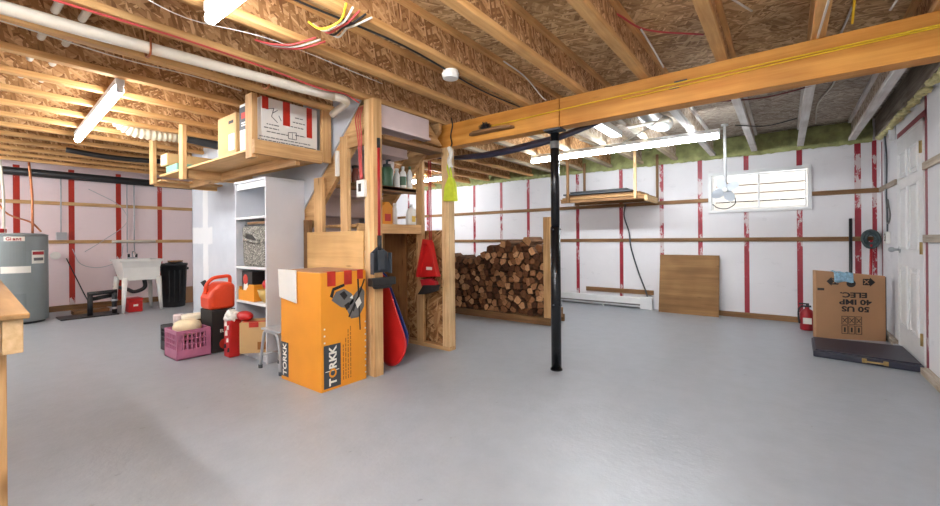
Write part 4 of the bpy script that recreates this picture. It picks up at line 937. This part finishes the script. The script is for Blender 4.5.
tag(MB().box(-8.36,2.44,.765,-8.2,2.62,.785).build('scrap_board', M['darky'], None, .003), 'scrap of brown board on top of the full black bin', 'board')
pu = thing('sump_pipe','black drain pipes rising from a floor plate beside the tub','pipe',(-8.25,1.58,0))
MB().box(-8.5,1.10,0,-8.1,1.745,.018).build('floor_plate', M['black'], pu, .003)
for y in (1.43,1.71): MB().cyl((-8.22,y,.018),(-8.22,y,.34),.032,n=12).build('riser_pipe', M['black'], pu)
MB().cyl((-8.22,1.40,.335),(-8.22,1.74,.35),.03,n=12).build('cross_pipe', M['black'], pu); MB().cyl((-8.26,1.43,.25),(-8.26,1.71,.29),.03,n=12).build('cross_pipe', M['black'], pu)
for z in (.08,.2): MB().cyl((-8.22,1.71,z),(-8.22,1.71,z+.03),.042,n=12).build('pipe_collar', M['alu'], pu)
tag(MB().box(-8.75,1.30,0,-8.55,1.72,.06).build('scrap_board', M['darky'], None, .004), 'short brown board on the floor behind the black pipes', 'board')
tag(MB().box(-8.75,2.78,0,-8.6,2.95,.28).build('cardboard_box', M['card'], None, .004), 'brown box in the gap behind the black bin', 'box')

# ------------------------------------------------------------------ workbench at the picture's edge
wb = thing('workbench','end of a rough wooden workbench with a worn top','workbench',(-2.4,-.2,0))
ra = Matrix.Translation((-1.69,.155,0)) @ Matrix.Rotation(math.radians(-2),4,'Z')
def wbp(name, x0, y0, z0, x1, y1, z1, m): MB().box(x0,y0,z0,x1,y1,z1).xf(ra).build(name, M[m], wb, .003)
wbp('top',-1.9,-.75,.89,.012,.012,.905,'plyold')
wbp('end_apron',-.04,-.75,.795,0,-.042,.889,'palex'); wbp('long_apron',-1.9,-.04,.795,0,0,.889,'palex'); wbp('leg',-.13,-.083,0,-.041,-.030,.889,'lumz'); wbp('leg',-1.85,-.083,0,-1.76,-.042,.889,'lumz'); wbp('leg',-.13,-.74,0,-.042,-.70,.889,'lumz'); wbp('leg',-1.85,-.74,0,-1.76,-.70,.889,'lumz')

# ------------------------------------------------------------------ firewood
rk = thing('firewood_rack','low wooden rack holding the split firewood','rack',(-3.3,4.95,0))
MB().box(-4.35,4.74,0,-2.36,4.78,.095).build('front_rail', M['darkx'], rk, .003); MB().box(-4.35,5.13,0,-2.36,5.17,.095).build('back_rail', M['darkx'], rk, .003)
MB().box(-4.35,4.78,.06,-2.36,5.13,.095).build('base_board', M['darkx'], rk)
MB().box(-2.455,4.745,.096,-2.36,4.785,1.38).build('post', M['lumz'], rk, .003); MB().box(-4.35,4.745,.096,-4.26,4.785,1.2).build('post', M['lumz'], rk, .003)
MB().box(-2.40,4.786,.096,-2.36,5.119,.19).build('end_rail', M['darky'], rk, .003)
def logmat():
    m, nt, b = base('split_wood_end', .85, 0, .15)
    oi = nt.nodes.new('ShaderNodeObjectInfo')
    r = ramp(nt, oi.outputs['Random'], [(0,S(84,54,38)),(.35,S(122,80,54)),(.7,S(168,118,80)),(1,S(222,172,124))])
    n = noise(nt, coords(nt,(14,14,14)), 2, 4); r2 = ramp(nt, n.outputs[0], [(.3,(.62,.58,.55,1)),(.65,(1.05,1.05,1.05,1))])
    nt.links.new(mix(nt,1.,r.outputs[0],r2.outputs[0],'MULTIPLY'), b.inputs['Base Color']); bump(nt,b,n.outputs[0],.5,.01)
    m2, nt, b = base('split_wood_bark', .9, 0, .1)
    n = noise(nt, coords(nt,(16,3,16)), 2, 5); oi = nt.nodes.new('ShaderNodeObjectInfo')
    r = ramp(nt, n.outputs[0], [(.3,S(64,46,36)),(.6,S(112,82,62)),(.8,S(150,118,92))]); nt.links.new(objrand(nt,r.outputs[0],.7,1.3), b.inputs['Base Color']); bump(nt,b,n.outputs[0],.8,.01)
    return [m, m2]
LM = logmat()
random.seed(11)
top = lambda x: .90+.20*max(0,1-abs((x+3.0)/.55))+(.10 if x > -2.8 else 0)-(.04 if x < -3.7 else 0)
pts = []; r = 0; z = .14
while z < 1.25:
    x = -4.22+(.045 if r % 2 else 0)
    while x < -2.48:
        px_, pz_ = x+(R()-.5)*.064, z+(R()-.5)*.056
        if pz_ < top(px_)-.03: pts.append((px_,pz_))
        x += .092
    z += .082; r += 1
def clip(poly, p, q):
    mx, mz = (p[0]+q[0])/2, (p[1]+q[1])/2; nx, nz = q[0]-p[0], q[1]-p[1]; out = []
    for i in range(len(poly)):
        a, b = poly[i], poly[(i+1) % len(poly)]
        da = (a[0]-mx)*nx+(a[1]-mz)*nz; db = (b[0]-mx)*nx+(b[1]-mz)*nz
        if da <= 0: out.append(a)
        if da*db < 0: t = da/(da-db); out.append((a[0]+(b[0]-a[0])*t, a[1]+(b[1]-a[1])*t))
    return out
for i, p in enumerate(pts):
    ns = random.choice((4,5,5,6)); a0 = R()*PI; rr_ = .058+.022*R(); poly = [(p[0]+rr_*math.cos(2*PI*k/ns+a0), p[1]+rr_*math.sin(2*PI*k/ns+a0)) for k in range(ns)]
    for j_, q in enumerate(pts):
        if j_ != i and abs(q[0]-p[0]) < .2 and abs(q[1]-p[1]) < .2: poly = clip(poly, p, q)
    if len(poly) < 3: continue
    poly = [(max(-4.255,min(-2.46,p[0]+(u-p[0])*.92)), max(.0975,p[1]+(v-p[1])*.92)) for u, v in poly]
    y0 = 4.755+.10*R(); y1 = y0+.36
    if p[0] > -2.53: y0 = 4.79+.03*R()
    if p[0] < -4.2: y0 = 4.79+.03*R()
    if p[0] > -2.53 or p[0] < -4.2: y1 = min(y1, 5.115)
    mb = MB(); n = len(poly)
    tw = [(u*1+(R()-.5)*.006, v) for u, v in poly]
    mb.add([(u,y0+(R()-.5)*.012,v) for u, v in poly]+[(u,y1,v) for u, v in tw], [tuple(range(n-1,-1,-1)), tuple(range(n,2*n))], 0)
    mb.add([(u,y0,v) for u, v in poly]+[(u,y1,v) for u, v in tw], [(k,(k+1)%n,n+(k+1)%n,n+k) for k in range(n)], 1)
    tag(mb.build('firewood_log', LM), 'split brown log stacked in the firewood rack', 'log', 'stacked firewood')

# ------------------------------------------------------------------ back wall objects
bh = thing('baseboard_heater','white electric baseboard heater along the back wall','heater',(-2.4,6.73,.02))
MB().box(-3.2,6.70,.03,-1.78,6.775,.17).build('casing', M['white'], bh, .006); MB().box(-3.2,6.695,.05,-1.80,6.702,.075).build('outlet_slot', M['inkg'], bh); MB().box(-3.19,6.694,.14,-1.80,6.702,.148).build('top_lip', M['white'], bh)
MB().box(-1.80,6.69,0,-1.62,6.775,.19).build('end_cap', M['white'], bh, .008)
for x in (-3.15,-2.4): MB().box(x,6.71,0,x+.03,6.77,.032).build('foot', M['white'], bh)
wire('dark cable dropping from the hung panels down to the baseboard heater',[(-2.02,6.72,1.64),(-2.05,6.76,1.45),(-1.98,6.77,1.2),(-1.95,6.77,.95),(-1.85,6.77,.6),(-1.74,6.76,.3),(-1.70,6.73,.2)],'dkgrey',.012,'hanging_wall_cable')
tag(MB().prism([(6.60,0),(6.62,0),(6.752,.85),(6.732,.85)],'x',-1.51,-.735).build('plywood_sheet', wood('weathered_plywood_sheet', S(118,84,50), S(166,126,82), 'x', .7, .35, True)), 'square sheet of brown plywood leaning on the back wall', 'plywood')
h = thing('hanging_storage_rack','wooden rack hung under the joists near the back wall, loaded with panels','rack',(-2.15,6.3,1.65))
for y in (6.02,6.55): MB().box(-2.80,y,1.655,-1.52,y+.04,1.70).build('shelf_bearer', M['darkx'], h, .003)
MB().box(-2.80,6.0,1.70,-1.52,6.62,1.716).build('shelf_board', M['plyold'], h, .002)
MB().box(-1.545,6.0,1.62,-1.505,6.62,1.70).build('end_bearer', M['paley'], h, .003)
for x, y, m in ((-1.68,5.97,'palez'),(-1.53,6.58,'darkz'),(-2.66,6.58,'darkz')): MB().box(x,y,1.66,x+.035,y+.03,2.35).build('hanger_post', M[m], h, .002)
MB().box(-2.68,5.96,1.66,-2.645,5.995,2.35).build('hanger_post', M['darkz'], h, .002)
for k, (x0, x1, y0, z, m, l) in enumerate(((-2.78,-1.60,6.03,1.717,'plyold','bottom brown panel on the hanging rack'),(-2.74,-1.62,6.06,1.745,'darkx','second panel up on the hanging rack, dark wood'),(-2.76,-1.72,6.02,1.775,'dkgrey','grey framed panel on the hanging rack'),(-2.66,-1.80,6.05,1.805,'black','black panel lying topmost on the hanging rack'))):
    tag(MB().box(x0,y0,z,x1,y0+.50,z+.022).build('stored_panel', M[m], None, .003), l, 'panel')

fn = thing('hanging_fan','small white fan hung on a pole in front of the window','fan',(-.62,5.95,1.5))
MB().cyl((-.58,5.95,1.76),(-.585,5.95,2.498),.016,n=10).build('pole', M['white'], fn)
MB().cyl((-.585,5.95,2.48),(-.585,5.95,2.498),.04,n=16).build('ceiling_plate', M['white'], fn)
MB().ball((-.575,5.95,1.72),.055,.07,.055,10).build('motor_housing', M['plast'], fn)
for k in range(4):
    a = .5+k*PI/2; mb = MB(); n = 12; vs = []
    for q in range(n): t_ = 2*PI*q/n; vs.append((.075*math.cos(t_)+.085, .055*math.sin(t_)))
    A = []; B = []
    for u_, v_ in vs:
        x_ = u_*math.cos(a)-v_*math.sin(a); z_ = u_*math.sin(a)+v_*math.cos(a); tw = v_*.35
        A.append((-.575+x_,5.85+tw,1.68+z_)); B.append((-.575+x_,5.854+tw,1.68+z_))
    mb.add(A+B,[tuple(range(n-1,-1,-1)),tuple(range(n,2*n))]+[(i,(i+1)%n,n+(i+1)%n,n+i) for i in range(n)]); mb.build('blade', M['alu2'], fn)
MB().cyl((-.575,5.83,1.68),(-.57,5.92,1.70),.026,n=14).build('hub', M['plast'], fn)
(MB().tube([(-.58,5.93,1.70),(-.50,5.95,1.62),(-.48,5.95,1.52),(-.56,5.95,1.46),(-.66,5.95,1.47),(-.72,5.95,1.52)],.006,6).build('cord', M['black'], fn))

# ------------------------------------------------------------------ door corner
rz = math.atan2(.20,.59); cb = thing('heater_carton','large brown carton standing upside down by the door','box',(.26,5.86,0))
CB = Matrix.Translation((.262,5.86,0)) @ Matrix.Rotation(rz,4,'Z')
def cbx(name, x0,y0,z0,x1,y1,z1,m,bv=0): return MB().box(x0,y0,z0,x1,y1,z1).xf(CB).build(name, M[m], cb, bv)
MB().prism([(0,0),(.60,0),(.60,.685),(0,.735)],'y',0,.075).xf(CB).build('carton', M['card'], cb, .004)
cbx('folded_layer',.02,.076,.0,.645,.10,.67,'dkgrey',.002); cbx('hand_slot',.015,-.0015,.52,.075,.0005,.545,'ink')
xd = CB.to_3x3() @ Vector((-1,0,0)); nrm = CB.to_3x3() @ Vector((0,-1,0))
for s_t, z, sz in (('50 US',.33,.075),('40 IMP',.405,.075),('ELEC.',.48,.075)):
    text('carton_lettering', s_t, sz, CB @ Vector((.345 if s_t!='ELEC.' else .33,-.0016,z)), xd, (0,0,-1), M['ink'], cb, .0028, .0006, 1.3)
def flatp(name, poly, m, e=0):
    mb = MB().prism(poly,'y',-.0016-e,-.0004-e); mb.xf(CB); mb.build(name, M[m], cb)
for s0, sg in ((.17,-1),(.44,1)):
    q = [(0,.0),(0,.075),(.06,.075),(.06,.09),(.105,.0375),(.06,-.015),(.06,.0)]
    q = [(s0+sg*(u-.03), .585+v*.9) for u, v in q]
    flatp('printed_arrow', q if sg > 0 else q[::-1], 'ink')
    c0 = s0+sg*.0
    for a in (.8,-.8): mb = MB().obox((c0+sg*.0,-.0026,.62),(.06,.001,.008),Matrix.Rotation(a,3,'Y')); mb.xf(CB); mb.build('arrow_cross', M['card'], cb)
ci = [(.31+.04*math.cos(2*PI*k/20), .60+.04*math.sin(2*PI*k/20)) for k in range(20)]; flatp('printed_disc', ci, 'ink')
for i in range(3):
    for k in range(2):
        x0, z0 = .225+i*.06, .06+k*.10
        for a in ((x0,z0,x0+.055,z0+.005),(x0,z0+.085,x0+.055,z0+.09),(x0,z0,x0+.005,z0+.09),(x0+.05,z0,x0+.055,z0+.09)): flatp('icon_frame', [(a[0],a[1]),(a[2],a[1]),(a[2],a[3]),(a[0],a[3])], 'ink')
        if k: 
            for a in (.95,-.95): mb = MB().obox((x0+.0275,-.001,z0+.045),(.06,.001,.006),Matrix.Rotation(a,3,'Y')); mb.xf(CB); mb.build('icon_mark', M['ink'], cb)
        else: flatp('icon_mark', [(x0+.02,z0+.02),(x0+.035,z0+.02),(x0+.035,z0+.07),(x0+.02,z0+.07)], 'ink')
cl = MB(); n = 8; P_ = []
for i in range(n+1):
    for k in range(7):
        u_ = .155+.165*i/n; t_ = k/6
        if t_ < .4: p_ = (u_, .07*(1-t_/.4)-.01, .742-.08*(u_-.05)+.006*math.sin(i*2)-.02*t_+.004*(i%2)-u_*.03)
        else: p_ = (u_+.01*(t_-.4), -.014-.003*math.sin(i*1.7), .735-.12*(t_-.4)/.6-.012*math.sin(i*1.1)*(t_-.4))
        P_.append(p_)
cl.add(P_, [(i*7+k,(i+1)*7+k,(i+1)*7+k+1,i*7+k+1) for i in range(n) for k in range(6)], 0, True); cl.xf(CB)
o = cl.build('cleaning_cloth', M['bluecl']); so = o.modifiers.new('thick','SOLIDIFY'); so.thickness = .004
tag(o, 'pale blue cloth draped over the top edge of the brown carton', 'cloth')
mt = thing('carry_case','flat navy case with a metal handle lying on the floor before the door','case',(.54,5.2,0))
MB().prism([(.20,4.93),(.882,4.83),(.882,5.56),(.21,5.56)],'z',0,.055).build('case_body', M['navy'], mt, .008)
MB().prism([(.215,4.95),(.87,4.855),(.87,5.545),(.222,5.545)],'z',.056,.068).build('case_lid', M['navy'], mt, .004)
MB().tube([(.54,4.880,.03),(.545,4.86,.03),(.56,4.85,.03),(.63,4.841,.03),(.655,4.843,.03),(.66,4.86,.03)],.008,8).build('handle', M['brass'], mt)
for x in (.52,.65): MB().box(x,4.868-.147*(x-.5),.015,x+.03,4.895-.147*(x-.5),.05).build('latch', M['brass'], mt, .002)
ex = thing('fire_extinguisher','red fire extinguisher standing behind the brown carton','fire extinguisher',(.20,6.3,0))
MB().lathe([(.06,0),(.068,.01),(.068,.19),(.05,.235),(.022,.25),(.022,.27)],(.20,6.3,0),20).build('cylinder_body', M['redp'], ex)
MB().box(.14,6.28,.27,.24,6.32,.288).box(.125,6.29,.30,.21,6.31,.315).box(.19,6.285,.27,.22,6.315,.315).build('valve_lever', M['black'], ex, .003)
MB().tube([(.16,6.26,.285),(.125,6.25,.25),(.12,6.25,.16),(.13,6.25,.08)],.01,8).build('discharge_hose', M['black'], ex)
MB().box(.16,6.228,.08,.24,6.234,.15).build('paper_label', M['inkw'], ex)
tag(MB().cyl((.62,6.70,0),(.63,6.765,1.32),.016,n=10).build('leaning_pole', M['black']), 'black pole leaning on the back wall behind the brown carton', 'pole')
hc = MB()
for k in range(9):
    rr = .045+.05*R(); ph = R()*6; cz = 1.08-.02*R()
    hc.tube([(.80+rr*math.cos(2*PI*q/12+ph)*(.8+.1*R()), 6.745-.012*k%.05+.01*math.sin(q), cz+rr*1.15*math.sin(2*PI*q/12+ph)) for q in range(13)], .012, 6, sub=2)
tag(hc.build('hanging_rope_coil', M['ropeg']), 'coiled grey green rope hung in the corner by the door', 'rope')
tag(MB().cyl((.78,6.70,0),(.805,6.71,1.06),.014,n=10).build('leaning_pole', M['redp']), 'thin red pole standing in the corner under the rope coil', 'pole')
ob = thing('light_switch','white outlet box with a black and white plate beside the door','switch',(.88,6.3,.95))
MB().box(.862,6.24,1.02,.897,6.36,1.15).build('box', M['plast'], ob, .004); MB().box(.860,6.26,1.05,.8625,6.34,1.13).build('plate', M['ink'], ob)
for a in (.75,-.75): MB().obox((.8595,6.30,1.09),(.001,.09,.012),Matrix.Rotation(a,3,'X')).build('toggle', M['inkw'], ob)
for k, (pts, c) in enumerate((([(.875,6.42,2.24),(.88,6.40,1.9),(.885,6.43,1.6),(.885,6.38,1.4),(.88,6.32,1.16)],'alu'),([(.87,6.34,2.24),(.88,6.30,1.95),(.885,6.36,1.55),(.88,6.28,1.3),(.88,6.29,1.15)],'dkgrey'),([(.885,6.30,1.5),(.88,6.20,1.42),(.88,6.14,1.32),(.88,6.22,1.24),(.88,6.31,1.27),(.885,6.33,1.4),(.885,6.28,1.49)],'inkg'))):
    wire(['pale grey cable hanging down the corner to the outlet box','dark grey cable beside the paler one, hanging to the outlet box','grey cable coil hanging above the outlet box by the door'][k], pts, c, .007, 'hanging_cable')
tag(MB().box(XR-.05,DY1+.10,2.08,XR-.004,DY1+.16,2.24).build('wall_bracket_mount', M['white'], None, .003), 'small white block on the wall above the door corner', 'block')
